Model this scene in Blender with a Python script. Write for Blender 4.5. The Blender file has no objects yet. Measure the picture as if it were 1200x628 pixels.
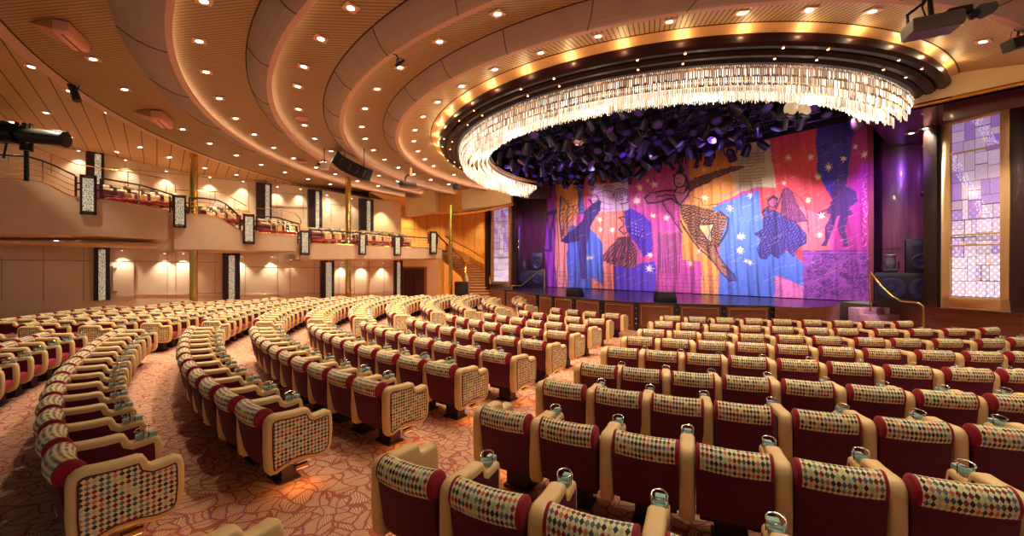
import bpy, bmesh, math, random
import numpy as np
from mathutils import Vector, Matrix
random.seed(7)
PI = math.pi
sc = bpy.context.scene
COL = sc.collection

# ------------------------------------------------------------------ camera, world, exposure
F = 483.0; CX = 600.0; HY = 313.5; EYE = 2.05
cam = bpy.data.cameras.new('camera'); camo = bpy.data.objects.new('camera', cam); COL.objects.link(camo)
camo.location = (0, 0, EYE); camo.rotation_euler = (PI/2, 0, 0)
cam.sensor_width = 36; cam.lens = 36*F/1200; cam.clip_start = .05; cam.clip_end = 200
sc.camera = camo
W = bpy.data.worlds.new('world'); sc.world = W; W.use_nodes = True
W.node_tree.nodes['Background'].inputs[0].default_value = (1.0, .90, .70, 1)
W.node_tree.nodes['Background'].inputs[1].default_value = .24
sc.view_settings.view_transform = 'Standard'; sc.view_settings.look = 'None'
sc.view_settings.exposure = 0.0; sc.view_settings.gamma = 1.0
sc.view_settings.use_curve_mapping = False
SPOT = 165.0           # downlight power
WARM = (1.0, .87, .62)

def area_light(name, loc, target, size, size_y, power, col, label=None, group=None):
    l = bpy.data.lights.new(name, 'AREA'); l.shape = 'RECTANGLE'; l.size = size; l.size_y = size_y
    l.energy = power; l.color = col
    o = bpy.data.objects.new(name, l); COL.objects.link(o); o.location = loc
    o.rotation_euler = (Vector(target)-Vector(loc)).to_track_quat('-Z', 'Y').to_euler()
    return o
def spot_light(name, loc, target, power, col, angle=100, blend=.6, rad=.06, parent=None):
    l = bpy.data.lights.new(name, 'SPOT'); l.energy = power; l.color = col
    l.spot_size = math.radians(angle); l.spot_blend = blend; l.shadow_soft_size = rad
    o = bpy.data.objects.new(name, l); COL.objects.link(o); o.location = loc
    o.rotation_euler = (Vector(target)-Vector(loc)).to_track_quat('-Z', 'Y').to_euler()
    if parent:
        o.parent = parent; o.location = Vector(loc)-parent.location
    return o

# ------------------------------------------------------------------ materials
MATS = {}
def lin(c):
    return tuple((v/12.92 if v <= .04045 else ((v+.055)/1.055)**2.4) for v in c)
def rgb(r, g, b): return lin((r/255, g/255, b/255))
def newmat(name):
    m = bpy.data.materials.new(name); m.use_nodes = True
    nt = m.node_tree; return m, nt, nt.nodes['Principled BSDF']
def mat(name, col, rough=.6, metal=0, emit=0, ecol=None, noise=.0, nscale=8, sheen=0, bump=0, coat=0):
    if name in MATS: return MATS[name]
    m, nt, b = newmat(name)
    c = (*col, 1)
    b.inputs['Base Color'].default_value = c; b.inputs['Roughness'].default_value = rough
    b.inputs['Metallic'].default_value = metal
    if sheen: b.inputs['Sheen Weight'].default_value = sheen; b.inputs['Sheen Roughness'].default_value = .4
    if coat: b.inputs['Coat Weight'].default_value = coat
    if emit:
        b.inputs['Emission Color'].default_value = (*(ecol or col), 1); b.inputs['Emission Strength'].default_value = emit
    if noise or bump:
        tc = nt.nodes.new('ShaderNodeTexCoord'); n = nt.nodes.new('ShaderNodeTexNoise')
        n.inputs['Scale'].default_value = nscale; n.inputs['Detail'].default_value = 4
        nt.links.new(tc.outputs['Object'], n.inputs['Vector'])
        if noise:
            r = nt.nodes.new('ShaderNodeMapRange'); r.inputs[1].default_value = .3; r.inputs[2].default_value = .7
            r.inputs[3].default_value = 1-noise; r.inputs[4].default_value = 1+noise
            nt.links.new(n.outputs['Fac'], r.inputs[0])
            v = nt.nodes.new('ShaderNodeVectorMath'); v.operation = 'SCALE'
            v.inputs[0].default_value = col; nt.links.new(r.outputs[0], v.inputs['Scale'])
            nt.links.new(v.outputs[0], b.inputs['Base Color'])
        if bump:
            bp = nt.nodes.new('ShaderNodeBump'); bp.inputs['Strength'].default_value = bump; bp.inputs['Distance'].default_value = .01
            nt.links.new(n.outputs['Fac'], bp.inputs['Height']); nt.links.new(bp.outputs[0], b.inputs['Normal'])
    MATS[name] = m; return m
class NT:
    """tiny node helper"""
    def __init__(s, name, rough=.6):
        s.m, s.nt, s.b = newmat(name); s.b.inputs['Roughness'].default_value = rough; MATS[name] = s.m
    def n(s, t, **kw):
        x = s.nt.nodes.new('ShaderNode'+t)
        for k, v in kw.items(): setattr(x, k, v)
        return x
    def l(s, a, b): s.nt.links.new(a, b)
    def math(s, op, a, b=None):
        x = s.n('Math', operation=op)
        for i, v in enumerate((a, b)):
            if v is None: continue
            if isinstance(v, (int, float)): x.inputs[i].default_value = v
            else: s.l(v, x.inputs[i])
        return x.outputs[0]
    def ramp(s, fac, stops, interp='LINEAR'):
        r = s.n('ValToRGB'); cr = r.color_ramp; cr.interpolation = interp
        while len(cr.elements) > 1: cr.elements.remove(cr.elements[-1])
        cr.elements[0].position = stops[0][0]; cr.elements[0].color = (*stops[0][1], 1)
        for p, c in stops[1:]:
            e = cr.elements.new(p); e.color = (*c, 1)
        s.l(fac, r.inputs[0]); return r.outputs[0]
    def mix(s, fac, a, b):
        x = s.n('Mix', data_type='RGBA')
        for sock, v in ((x.inputs[0], fac), (x.inputs[6], a), (x.inputs[7], b)):
            if isinstance(v, tuple): sock.default_value = (*v, 1)
            elif isinstance(v, (int, float)): sock.default_value = v
            else: s.l(v, sock)
        return x.outputs[2]
    def obj(s):
        t = s.n('TexCoord'); x = s.n('SeparateXYZ'); s.l(t.outputs['Object'], x.inputs[0]); return t.outputs['Object'], x.outputs

def harlequin(name, scale, vf=.72):
    q = NT(name, .75)
    uv = q.n('UVMap'); sp = q.n('SeparateXYZ'); q.l(uv.outputs[0], sp.inputs[0])
    u = q.math('MULTIPLY', sp.outputs[0], scale); v = q.math('MULTIPLY', sp.outputs[1], scale*vf)
    a = q.math('ADD', u, v); b = q.math('SUBTRACT', u, v)
    fa = q.math('FLOOR', a); fb = q.math('FLOOR', b)
    par = q.math('MODULO', q.math('ABSOLUTE', q.math('ADD', fa, fb)), 2.0)
    cb = q.n('CombineXYZ'); q.l(fa, cb.inputs[0]); q.l(fb, cb.inputs[1])
    oi = q.n('ObjectInfo'); q.l(q.math('MULTIPLY', oi.outputs['Random'], 37.0), cb.inputs[2])
    wn = q.n('TexWhiteNoise', noise_dimensions='3D'); q.l(cb.outputs[0], wn.inputs['Vector'])
    cols = [rgb(160, 40, 32), rgb(38, 60, 46), rgb(84, 104, 128), rgb(190, 196, 130), rgb(208, 122, 82), rgb(52, 20, 24), rgb(130, 26, 34), rgb(72, 92, 74), rgb(120, 122, 124)]
    c = q.ramp(wn.outputs['Value'], [(i/len(cols), cc) for i, cc in enumerate(cols)], 'CONSTANT')
    gt = q.math('GREATER_THAN', par, .5)
    q.l(q.mix(gt, rgb(232, 214, 166), c), q.b.inputs['Base Color'])
    return q.m
FAB = harlequin('harlequin_fabric', 36.0, .62)
FABP = harlequin('harlequin_panel_fabric', 30.0, 1.0)
VELVET = mat('crimson_velvet', rgb(88, 0, 34), .75, sheen=.02, noise=.18, nscale=14)
VELVET_R = mat('bright_velvet', rgb(150, 2, 32), .75, sheen=.05, noise=.1, nscale=14)
LEATHER = mat('tan_leather', rgb(228, 190, 130), .4, noise=.05, nscale=9, bump=.15)
TEAL = mat('cup_glass', rgb(164, 196, 188), .08, coat=.5)
CHROME = mat('chrome_wire', rgb(225, 215, 200), .2, 1)
BRASS = mat('brass', rgb(228, 186, 104), .2, 1)
BLACK = mat('black_paint', rgb(20, 19, 22), .5)
BLACKM = mat('black_metal', rgb(34, 33, 38), .35, .6)
DARKW = mat('dark_wood', rgb(44, 14, 16), .5, noise=.15, nscale=6, coat=.08)
LENSM = mat('lamp_glass', rgb(255, 240, 215), .3, emit=14, ecol=(1, .86, .62))
TRIM = mat('downlight_trim', rgb(232, 180, 140), .4)

def wood(name, c1, c2, scale=(1, 1, 8), rough=.35, coat=.2):
    q = NT(name, rough); o, x = q.obj()
    mp = q.n('Mapping'); mp.inputs['Scale'].default_value = scale; q.l(o, mp.inputs[0])
    n = q.n('TexNoise'); n.inputs['Scale'].default_value = 1.6; n.inputs['Detail'].default_value = 6; n.inputs['Distortion'].default_value = 1.2
    q.l(mp.outputs[0], n.inputs['Vector'])
    q.l(q.ramp(n.outputs['Fac'], [(.3, c1), (.7, c2)]), q.b.inputs['Base Color'])
    q.b.inputs['Coat Weight'].default_value = coat
    return q.m
HONEY = wood('honey_wood', rgb(206, 138, 56), rgb(228, 164, 82), (1.5, 1.5, .3), .3)
REDWOOD = wood('red_wood', rgb(96, 50, 34), rgb(136, 76, 52), (.6, .6, 6), .35)
PURPW = wood('cherry_wood', rgb(78, 38, 50), rgb(108, 58, 66), (3, 3, .4), .3)

# carpet: cream fern leaves on a dusty red ground
q = NT('leaf_carpet', .95); o, x = q.obj()
ns = q.n('TexNoise'); ns.inputs['Scale'].default_value = 2.2; ns.inputs['Detail'].default_value = 2; q.l(o, ns.inputs['Vector'])
dv = q.n('Mix', data_type='VECTOR'); dv.inputs[0].default_value = .22; q.l(o, dv.inputs[4]); q.l(ns.outputs['Color'], dv.inputs[5])
v1 = q.n('TexVoronoi', feature='DISTANCE_TO_EDGE'); v1.inputs['Scale'].default_value = 7.2; q.l(dv.outputs[1], v1.inputs['Vector'])
v2 = q.n('TexVoronoi', feature='F1'); v2.inputs['Scale'].default_value = 7.2; q.l(dv.outputs[1], v2.inputs['Vector'])
sub = q.n('VectorMath', operation='SUBTRACT'); q.l(dv.outputs[1], sub.inputs[0]); q.l(v2.outputs['Position'], sub.inputs[1])
spc = q.n('SeparateXYZ'); q.l(v2.outputs['Color'], spc.inputs[0])
ro = q.n('VectorRotate', rotation_type='Z_AXIS'); q.l(sub.outputs[0], ro.inputs['Vector']); q.l(q.math('MULTIPLY', spc.outputs[0], 6.28), ro.inputs['Angle'])
sp = q.n('SeparateXYZ'); q.l(ro.outputs[0], sp.inputs[0])
aq = q.math('ABSOLUTE', sp.outputs[1])
chev = q.math('SINE', q.math('MULTIPLY', q.math('SUBTRACT', sp.outputs[0], q.math('MULTIPLY', q.math('POWER', aq, .8), 1.1)), 230.0))
edge = q.math('LESS_THAN', v1.outputs['Distance'], .05)
vein = q.math('GREATER_THAN', chev, .1)
mid = q.math('LESS_THAN', aq, .006)
msk = q.math('MAXIMUM', edge, q.math('MAXIMUM', q.math('MULTIPLY', vein, .85), mid))
fine = q.n('TexNoise'); fine.inputs['Scale'].default_value = 160; q.l(o, fine.inputs['Vector'])
c = q.mix(msk, rgb(226, 188, 146), rgb(166, 82, 76))
q.l(q.mix(q.math('MULTIPLY', fine.outputs['Fac'], .25), c, rgb(190, 128, 104)), q.b.inputs['Base Color'])
CARPET = q.m

def slats(name, kind, ca, cb, period, C0=(5.65, 16.83)):
    q = NT(name, .55); o, x = q.obj()
    if kind == 'x': s_ = q.math('MULTIPLY', x[1], 1/period)
    elif kind == 'radial':
        a = q.math('ARCTAN2', q.math('SUBTRACT', x[1], C0[1]), q.math('SUBTRACT', x[0], C0[0]))
        s_ = q.math('MULTIPLY', a, 11.0/period)
    else:   # boards square to the side wall
        s_ = q.math('MULTIPLY', q.math('ADD', q.math('MULTIPLY', x[0], .757), q.math('MULTIPLY', x[1], .653)), 1/period)
    fr = q.math('FRACT', s_)
    g = q.math('LESS_THAN', fr, .28 if kind != 'board' else .07)
    n = q.n('TexNoise'); n.inputs['Scale'].default_value = .6; q.l(o, n.inputs['Vector'])
    c = q.mix(n.outputs['Fac'], ca, tuple(v*.86 for v in ca))
    q.l(q.mix(g, c, cb), q.b.inputs['Base Color'])
    q.l(g, q.n('Bump').inputs['Height'])
    return q.m
SL_X = slats('slatted_ceiling', 'x', rgb(166, 136, 90), rgb(108, 82, 50), .09)
SL_R = slats('radial_slatted_ceiling', 'radial', rgb(200, 162, 116), rgb(104, 74, 48), .12)
SL_B = slats('board_ceiling', 'board', rgb(198, 160, 108), rgb(80, 50, 30), .42)
BAND = mat('grey_fabric_band', rgb(158, 142, 130), .8, noise=.05, nscale=2)
LIP = mat('salmon_lip', rgb(208, 168, 144), .5)
FASC = mat('balcony_fabric', rgb(226, 190, 158), .85, noise=.04, nscale=3)
CREAMW = mat('cream_wall', rgb(236, 214, 180), .7, noise=.03, nscale=1)
BEIGEB = mat('beige_beam', rgb(222, 192, 148), .8, noise=.05, nscale=2)
GOLD = mat('gold_cove', rgb(214, 150, 72), .35, .3)
GROOVE = mat('dark_groove', rgb(60, 34, 24), .8)

# ------------------------------------------------------------------ mesh builder
class M:
    def __init__(s): s.v = []; s.f = []; s.uv = []; s.sm = []
    def add(s, vs, fs, uvs=None, smooth=True):
        o = len(s.v); s.v += [tuple(p) for p in vs]
        for i, f in enumerate(fs):
            s.f.append([o+k for k in f]); s.sm.append(smooth)
            s.uv.append([uvs[k] for k in f] if uvs else [(0, 0)]*len(f))
        return s
    def box(s, c, d, rz=0, smooth=False, M3=None):
        x, y, z = (k/2 for k in d); ca, sa = math.cos(rz), math.sin(rz)
        P = []
        for k in range(8):
            p = Vector(((x if k & 1 else -x), (y if k & 2 else -y), (z if k & 4 else -z)))
            p = M3 @ p if M3 else Vector((p.x*ca-p.y*sa, p.x*sa+p.y*ca, p.z))
            P.append((c[0]+p.x, c[1]+p.y, c[2]+p.z))
        return s.add(P, [(0, 2, 3, 1), (4, 5, 7, 6), (0, 1, 5, 4), (2, 6, 7, 3), (0, 4, 6, 2), (1, 3, 7, 5)], smooth=smooth)
    def tube(s, pts, r, n=8, closed=False, cap=True):
        pts = [Vector(p) for p in pts]; N = len(pts)
        rs = r if isinstance(r, (list, tuple)) else [r]*N
        vs = []; up = None
        for i, p in enumerate(pts):
            if closed: t = pts[(i+1) % N]-pts[i-1]
            else: t = pts[min(i+1, N-1)]-pts[max(i-1, 0)]
            t.normalize()
            if up is None:
                up = Vector((0, 0, 1)) if abs(t.z) < .9 else Vector((1, 0, 0))
            a = t.cross(up)
            if a.length < 1e-4: a = t.cross(Vector((0, 1, 0)))
            a.normalize(); b = a.cross(t).normalized(); up = b
            for k in range(n):
                w = 2*PI*k/n; vs.append(p+a*(math.cos(w)*rs[i])+b*(math.sin(w)*rs[i]))
        fs = []
        for i in range(N if closed else N-1):
            for k in range(n):
                j = (i+1) % N
                fs.append((i*n+k, i*n+(k+1) % n, j*n+(k+1) % n, j*n+k))
        if cap and not closed: fs += [tuple(range(n))[::-1], tuple((N-1)*n+k for k in range(n))]
        return s.add(vs, fs)
    def cyl(s, a, b, r, n=12, r2=None): return s.tube([a, b], [r, r if r2 is None else r2], n)
    def lathe(s, prof, c=(0, 0, 0), n=16, M3=None):
        vs = []; fs = []
        for (r, z) in prof:
            for k in range(n):
                w = 2*PI*k/n; p = Vector((r*math.cos(w), r*math.sin(w), z))
                if M3: p = M3 @ p
                vs.append((p.x+c[0], p.y+c[1], p.z+c[2]))
        for i in range(len(prof)-1):
            for k in range(n): fs.append((i*n+k, i*n+(k+1) % n, (i+1)*n+(k+1) % n, (i+1)*n+k))
        fs += [tuple(range(n))[::-1], tuple((len(prof)-1)*n+k for k in range(n))]
        return s.add(vs, fs)
    def prism(s, poly, x0, x1, axis='x', smooth=False, uvs=None):
        """poly of (y,z) pushed between x0 and x1"""
        n = len(poly); vs = [(x0, y, z) for y, z in poly]+[(x1, y, z) for y, z in poly]
        fs = [tuple(range(n))[::-1], tuple(range(n, 2*n))]+[(k, (k+1) % n, n+(k+1) % n, n+k) for k in range(n)]
        return s.add(vs, fs, [(y, z) for y, z in poly]*2, smooth)
    def strip(s, A, B, smooth=True, closed=False, uv=False):
        n = len(A); vs = [*A, *B]; fs = []
        for k in range(n if closed else n-1):
            j = (k+1) % n; fs.append((k, j, n+j, n+k))
        return s.add(vs, fs, smooth=smooth)
    def quad(s, a, b, c, d): return s.add([a, b, c, d], [(0, 1, 2, 3)], [(0, 0), (1, 0), (1, 1), (0, 1)], False)
    def mesh(s, name, m, bevel=0, seg=2, weld=False, sharp=35):
        me = bpy.data.meshes.new(name); me.from_pydata(s.v, [], s.f)
        ul = me.uv_layers.new(name='UVMap'); flat = [c for f in s.uv for p in f for c in p]
        ul.data.foreach_set('uv', flat)
        me.polygons.foreach_set('use_smooth', s.sm)
        if bevel or weld:
            bm = bmesh.new(); bm.from_mesh(me); bmesh.ops.remove_doubles(bm, verts=bm.verts, dist=1e-5)
            if bevel:
                es = [e for e in bm.edges if len(e.link_faces) == 2 and e.calc_face_angle(0) > .9]
                bmesh.ops.bevel(bm, geom=es, offset=bevel, segments=seg, profile=.5, affect='EDGES', clamp_overlap=True)
                for f in bm.faces: f.smooth = True
            bm.to_mesh(me); bm.free()
        me.set_sharp_from_angle(angle=math.radians(sharp))
        me.materials.append(m); me.update(); return me
    def build(s, name, m, parent=None, **kw):
        return link(name, s.mesh(name, m, **kw), parent)
def link(name, me, parent=None):
    o = bpy.data.objects.new(name, me); COL.objects.link(o)
    if parent: o.parent = parent
    return o
def tag(o, label=None, cat=None, group=None, kind=None):
    for k, v in (('label', label), ('category', cat), ('group', group), ('kind', kind)):
        if v: o[k] = v
    return o
def empty(name, loc, label, cat, group=None, rz=0):
    o = bpy.data.objects.new(name, None); COL.objects.link(o); o.location = loc; o.rotation_euler = (0, 0, rz)
    return tag(o, label, cat, group)
def copy_tree(o, parent=None):
    c = o.copy(); COL.objects.link(c); c.parent = parent
    for ch in o.children: copy_tree(ch, c)
    return c
def struct(name, mb, m, **kw): return tag(mb.build(name, m, **kw), kind='structure')

# ------------------------------------------------------------------ sight-line helpers (used to read plan positions off the survey)
def at_z(px, py, z):
    """point on the horizontal plane z"""
    D = F*(EYE-z)/(py-HY); return Vector(((px-CX)/F*D, D, z))
def at_line(px, py, base, d):
    """point on the vertical plane through base (x,y) along d"""
    r = (px-CX)/F; t = (r*base[1]-base[0])/(d[0]-r*d[1]); D = base[1]+d[1]*t
    return Vector((r*D, D, EYE+(HY-py)/F*D))
AX = (.757, .653)                    # axis of the hall, towards the stage
WB = (-15.6, 18.6)                   # side wall
FB = (-13.3, 15.95)                  # balcony front
PB, PD = (5.65, 16.83), (.65, -.76)  # proscenium line
HS = 1.2; STZ = EYE-HS               # stage level
def wall_pt(px, py, off=0): return at_line(px, py, (WB[0]+.653*off, WB[1]-.757*off), AX)
def fasc_pt(px, py, off=0): return at_line(px, py, (FB[0]-.653*off, FB[1]+.757*off), AX)
SC = HS/1.13
CB, CD = (2.3*SC, 24.4*SC), (.66, -.75)
def curt_pt(px, py, off=0): return at_line(px, py, (CB[0]-.75*off, CB[1]-.66*off), CD)

# ------------------------------------------------------------------ floor (gently raked towards the stage)
SCX, SCY, U = 6.0669*1.25, 13.4675*1.25, 1.25
def fz(x, y):
    r = math.hypot(x-SCX, y-SCY)/U
    pts = [(5.0, -.16), (6.5, -.12), (7.6, -.075), (8.5, -.03), (9.3, 0)]
    if r <= pts[0][0]: return pts[0][1]
    for (a, za), (b, zb) in zip(pts, pts[1:]):
        if r <= b: return za+(zb-za)*(r-a)/(b-a)
    return 0.0
m = M(); nx, ny = 90, 80
vs = []; fs = []
for j in range(ny+1):
    for i in range(nx+1):
        x = -28+48*i/nx; y = -4+40*j/ny; vs.append((x, y, fz(x, y)))
for j in range(ny):
    for i in range(nx):
        a = j*(nx+1)+i; fs.append((a, a+1, a+nx+2, a+nx+1))
m.add(vs, fs); struct('floor', m, CARPET)

# ------------------------------------------------------------------ ceiling: concentric rings hung over the audience half
def circ(cx, cy, R, h, a0=130.5, a1=330, n=120):
    return [Vector((cx+R*math.cos(math.radians(a0+(a1-a0)*k/n)), cy+R*math.sin(math.radians(a0+(a1-a0)*k/n)), EYE+h)) for k in range(n+1)]
def up(c, dz): return [p+Vector((0, 0, dz)) for p in c]
def grow(c, cx, cy, dr):
    out = []
    for p in c:
        d = Vector((p.x-cx, p.y-cy, 0)).normalized(); out.append(p+d*dr)
    return out
E0 = circ(3.76, 16.83, 16.07, 4.53); B1O = circ(4.41, 16.6, 14.85, 4.72); B1L = circ(4.95, 16.7, 14.55, 4.34)
B2O = circ(5.98, 16.83, 14.15, 4.67); B2L = circ(6.05, 16.83, 13.81, 4.33)
B3O = circ(6.42, 16.83, 12.84, 4.51); B3L = circ(5.89, 16.83, 11.94, 4.30)
B4O = circ(5.88, 16.83, 10.63, 4.70); B4L = circ(5.6, 16.83, 9.98, 4.48)
GR = circ(5.5, 16.83, 8.65, 4.90); WD = circ(5.55, 16.83, 8.38, 4.79)
CR = circ(5.65, 16.83, 7.70, 4.62)
def ring(name, A, B, m):
    b = M(); b.strip(A, B); return struct(name, b, m)
def lip_set(n, Lc, cx, cy, h2, outer_next, smat, name):
    pass
bands = [(B1O, B1L, 4.95, 16.7, .16), (B2O, B2L, 6.05, 16.83, .24), (B3O, B3L, 5.89, 16.83, .22), (B4O, B4L, 5.6, 16.83, .18)]
nxt = [B2O, B3O, B4O, GR]
ring('ceiling', E0, B1O, SL_X)
COVE = mat('cove_tube', (1, .7, .45), .5, emit=10, ecol=(1.0, .84, .62))
for i, ((o_, l_, cx, cy, dz), nx_) in enumerate(zip(bands, nxt)):
    # scrolled fabric band: convex in section
    b = M(); sec = []
    for t in (0, .15, .35, .6, .85, 1):
        bulge = math.sin(t*PI)*.10
        sec.append([p*(1-t)+q_*t+Vector((0, 0, -bulge*.8)) for p, q_ in zip(o_, l_)])
    for a, c in zip(sec, sec[1:]): b.strip(a, c)
    tag(b.build('ceiling_band', BAND), 'grey-brown fabric ceiling band, '+['outermost of the four, nearest the side wall', 'second of four counted from the side wall', 'third of four counted from the side wall', 'innermost of four, nearest the crystal chandelier'][i], 'ceiling band')
    # seams
    band_o = [o for o in COL.objects if o.name.startswith('ceiling_band')][-1]
    for k in range(3, 118, 6):
        sm_ = M(); sm_.tube([s_[k]+Vector((0, 0, -.006)) for s_ in sec], .012, 4)
        sm_.build('seam', mat('seam', rgb(110, 80, 62), .6, .3), band_o)
    # salmon lip and its upstand
    li = grow(l_, cx, cy, -.11)
    b = M(); b.strip(l_, li); b.strip(li, up(li, .055)); b.strip(up(li, .055), up(grow(l_, cx, cy, -.095), .055)); b.strip(up(grow(l_, cx, cy, -.095), .055), up(grow(l_, cx, cy, -.095), .012)); b.strip(up(grow(l_, cx, cy, -.095), .012), up(l_, .012)); b.strip(up(l_, .012), up(l_, dz)); struct('trim_%d' % (i+1), b, LIP)
    ring('ceiling', up(l_, dz), nx_, SL_R if i >= 3 else SL_X)
    b = M(); b.tube(up(grow(l_, cx, cy, -.05), .035)[::2], .014, 4); tag(b.build('cove_light', COVE), 'thin glowing cove strip tucked behind the lip of a grey ceiling band, '+['outermost', 'second', 'third', 'innermost'][i]+' ring', 'cove light')
    # black shadow gap where slats meet the band
    b = M(); b.tube(up(nx_, .0), .018, 4); struct('trim_%d' % (i+11), b, GROOVE)
b = M(); b.strip(E0, grow(E0, 3.76, 16.83, .28)); b.strip(up(grow(E0, 3.76, 16.83, .28), 0), up(grow(E0, 3.76, 16.83, .28), .35)); struct('trim_5', b, LIP)
b = M(); b.tube(E0, .02, 4); struct('trim_6', b, GROOVE)
ring('ceiling', GR, WD, mat('gold_ring', rgb(226, 176, 120), .4))
RINGW = mat('maroon_lacquer', rgb(40, 10, 14), .38); RINGW.node_tree.nodes['Principled BSDF'].inputs['Specular IOR Level'].default_value = .18
# dark wood bullnoses above the chandelier
for i, (R, h) in enumerate([(8.30, 4.72), (8.05, 4.66), (7.82, 4.62)]):
    b = M(); b.tube(circ(5.6, 16.83, R, h, 130.5, 310.5, 90), .155, 10)
    tag(b.build('wooden_ring', RINGW), 'dark polished wooden half ring above the crystal chandelier, '+['outermost', 'middle', 'innermost'][i]+' of three', 'wooden ring')
# little halogen spots on the dark rings
# boarded ceiling between outer ring and side wall
topw = [(-160, 120), (-40, 150), (76, 173.4), (122, 180.5), (219, 202), (298, 211), (358, 219), (431, 231.5), (470, 236)]
WT = [wall_pt(px, py) for px, py in topw]
def resample(P, n):
    L = [0]
    for a, b_ in zip(P, P[1:]): L.append(L[-1]+(b_-a).length)
    out = []
    for k in range(n):
        t = L[-1]*k/(n-1)
        j = max(i for i in range(len(L)-1) if L[i] <= t+1e-9)
        u = (t-L[j])/(L[j+1]-L[j]); out.append(P[j]*(1-u)+P[j+1]*u)
    return out
E0g = up(grow(E0, 3.76, 16.83, .28), .35)
outer = [p for p in E0g if True]
# part of the ring facing the wall, ordered like the wall (near to far)
seg = [p for p in outer if p.y > 2.0 and p.x < 0][::-1]
b = M(); b.strip(resample(WT, 40), resample(seg, 40)); struct('ceiling', b, SL_B)
# roof slab above everything
b = M(); b.box((-4, 14, 8.4), (48, 44, .1)); struct('ceiling', b, mat('dark_void', rgb(14, 12, 14), .9))

# ------------------------------------------------------------------ side wall with balcony
def zat(profile, px):
    xs = [p[0] for p in profile]; return float(np.interp(px, xs, [p[1] for p in profile]))
wl = resample([wall_pt(px, 300) for px in (-160, 0, 437, 500, 513)], 30)
b = M()
A = [Vector((p.x, p.y, 0)) for p in WT[:1]]
wtop = WT
b.strip([Vector((p.x, p.y, 0)) for p in wtop], wtop, smooth=False)
pe = wall_pt(520, 300)
b.strip([Vector((wtop[-1].x, wtop[-1].y, 0)), Vector((pe.x, pe.y, 0))], [Vector((wtop[-1].x, wtop[-1].y, 2.75)), Vector((pe.x, pe.y, 2.75))], smooth=False)
struct('wall_left', b, CREAMW)
# panel joints on the wall
b = M()
def wbox(mb, px0, py0, px1, py1, off, th):
    a = wall_pt(px0, py0, off); c = wall_pt(px1, py1, off)
    mid = (a+c)/2; w = math.hypot(c.x-a.x, c.y-a.y); mb.box(mid, (max(w, .012), th, max(abs(a.z-c.z), .012)), math.atan2(AX[1], AX[0]))
for px, y0, y1 in [(2, 300, 352), (51, 290, 352), (98, 290, 352), (158, 300, 350), (196, 298, 350), (206, 298, 350), (252, 300, 349), (287, 300, 348), (325, 300, 347), (340, 300, 347), (368, 300, 346), (397, 308, 345), (415, 308, 345), (430, 308, 345), (450, 308, 345),
                   (100, 180, 240), (146, 190, 245), (164, 195, 240), (246, 208, 240), (291, 212, 250), (324, 218, 250), (355, 222, 255), (388, 226, 260), (412, 232, 260)]:
    wbox(b, px, y0, px+.4, y1, .02, .01)
for x0, x1, y0, y1 in [(0, 115, 304, 305), (131, 260, 305, 307), (283, 375, 312, 313), (131, 260, 343, 343), (283, 375, 343.6, 343.4), (390, 462, 342, 341), (390, 462, 312, 313), (131, 300, 196, 213), (318, 360, 225, 228), (318, 360, 240, 242), (380, 420, 238, 242)]:
    b.tube([wall_pt(x0, y0, .02), wall_pt(x1, y1, .02)], .01, 4)
struct('trim_7', b, mat('panel_joint', rgb(168, 120, 84), .4, .3))

# service door in the lower wall
d = empty('service_door', wall_pt(145, 330, .03), 'small flush cream service door with two hinges in lower side wall beside crystal column', 'door')
def wchild(name, px0, py0, px1, py1, off, th, mt, root):
    mb = M(); wbox(mb, px0, py0, px1, py1, off, th); o = mb.build(name, mt, root); o.location = -root.location; return o
wchild('door_panel', 132.5, 308.5, 157, 346.5, .04, .04, CREAMW, d)
for y in (313.5, 341.5): wchild('hinge', 132.5, y-.6, 137, y+.6, .08, .03, BRASS, d)
# dark double door at far end
d = empty('dark_door', wall_pt(485, 330, .03), 'dark plum double door at the far end under the balcony', 'door')
wchild('door_frame', 470, 312, 500, 349, .03, .06, mat('tan_frame', rgb(150, 98, 62), .5), d)
wchild('door_leaf', 473, 314, 484.8, 349, .09, .05, mat('plum', rgb(58, 26, 38), .5), d)
wchild('door_leaf', 485.2, 314, 497, 349, .09, .05, MATS['plum'], d)

# crystal columns standing against the wall, two levels
q = NT('crystal_panel', .15); o, x = q.obj()
vz = q.n('TexVoronoi', feature='F1'); vz.inputs['Scale'].default_value = 38; q.l(o, vz.inputs['Vector'])
c = q.ramp(vz.outputs['Distance'], [(.1, rgb(250, 246, 226)), (.45, rgb(196, 188, 158)), (.75, rgb(96, 84, 64))])
q.l(c, q.b.inputs['Base Color']); q.l(c, q.b.inputs['Emission Color']); q.b.inputs['Emission Strength'].default_value = .55
CRYSP = q.m
cols = [('lower', 110, 129, 115.5, 123.5, 289, 351, 'beside the service door'), ('lower', 261, 281, 268, 275, 296, 350, 'between the two brass poles, nearest left one'), ('lower', 376, 391, 382, 388.5, 304, 348, 'just left of the middle brass pole'), ('lower', 462, 471, 465.5, 469, 304, 346, 'beside the dark double door'),
        ('upper', 101, 122, 111, 118.5, 177, 238, 'leftmost above the balcony'), ('upper', 300, 318, 311, 316, 213, 262, 'second from the left above the balcony'), ('upper', 361, 377, 370, 374, 221, 268, 'third from the left above the balcony'), ('upper', 421, 437, 430, 434, 232, 275, 'last above the balcony before the honey wood wall')]
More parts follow.
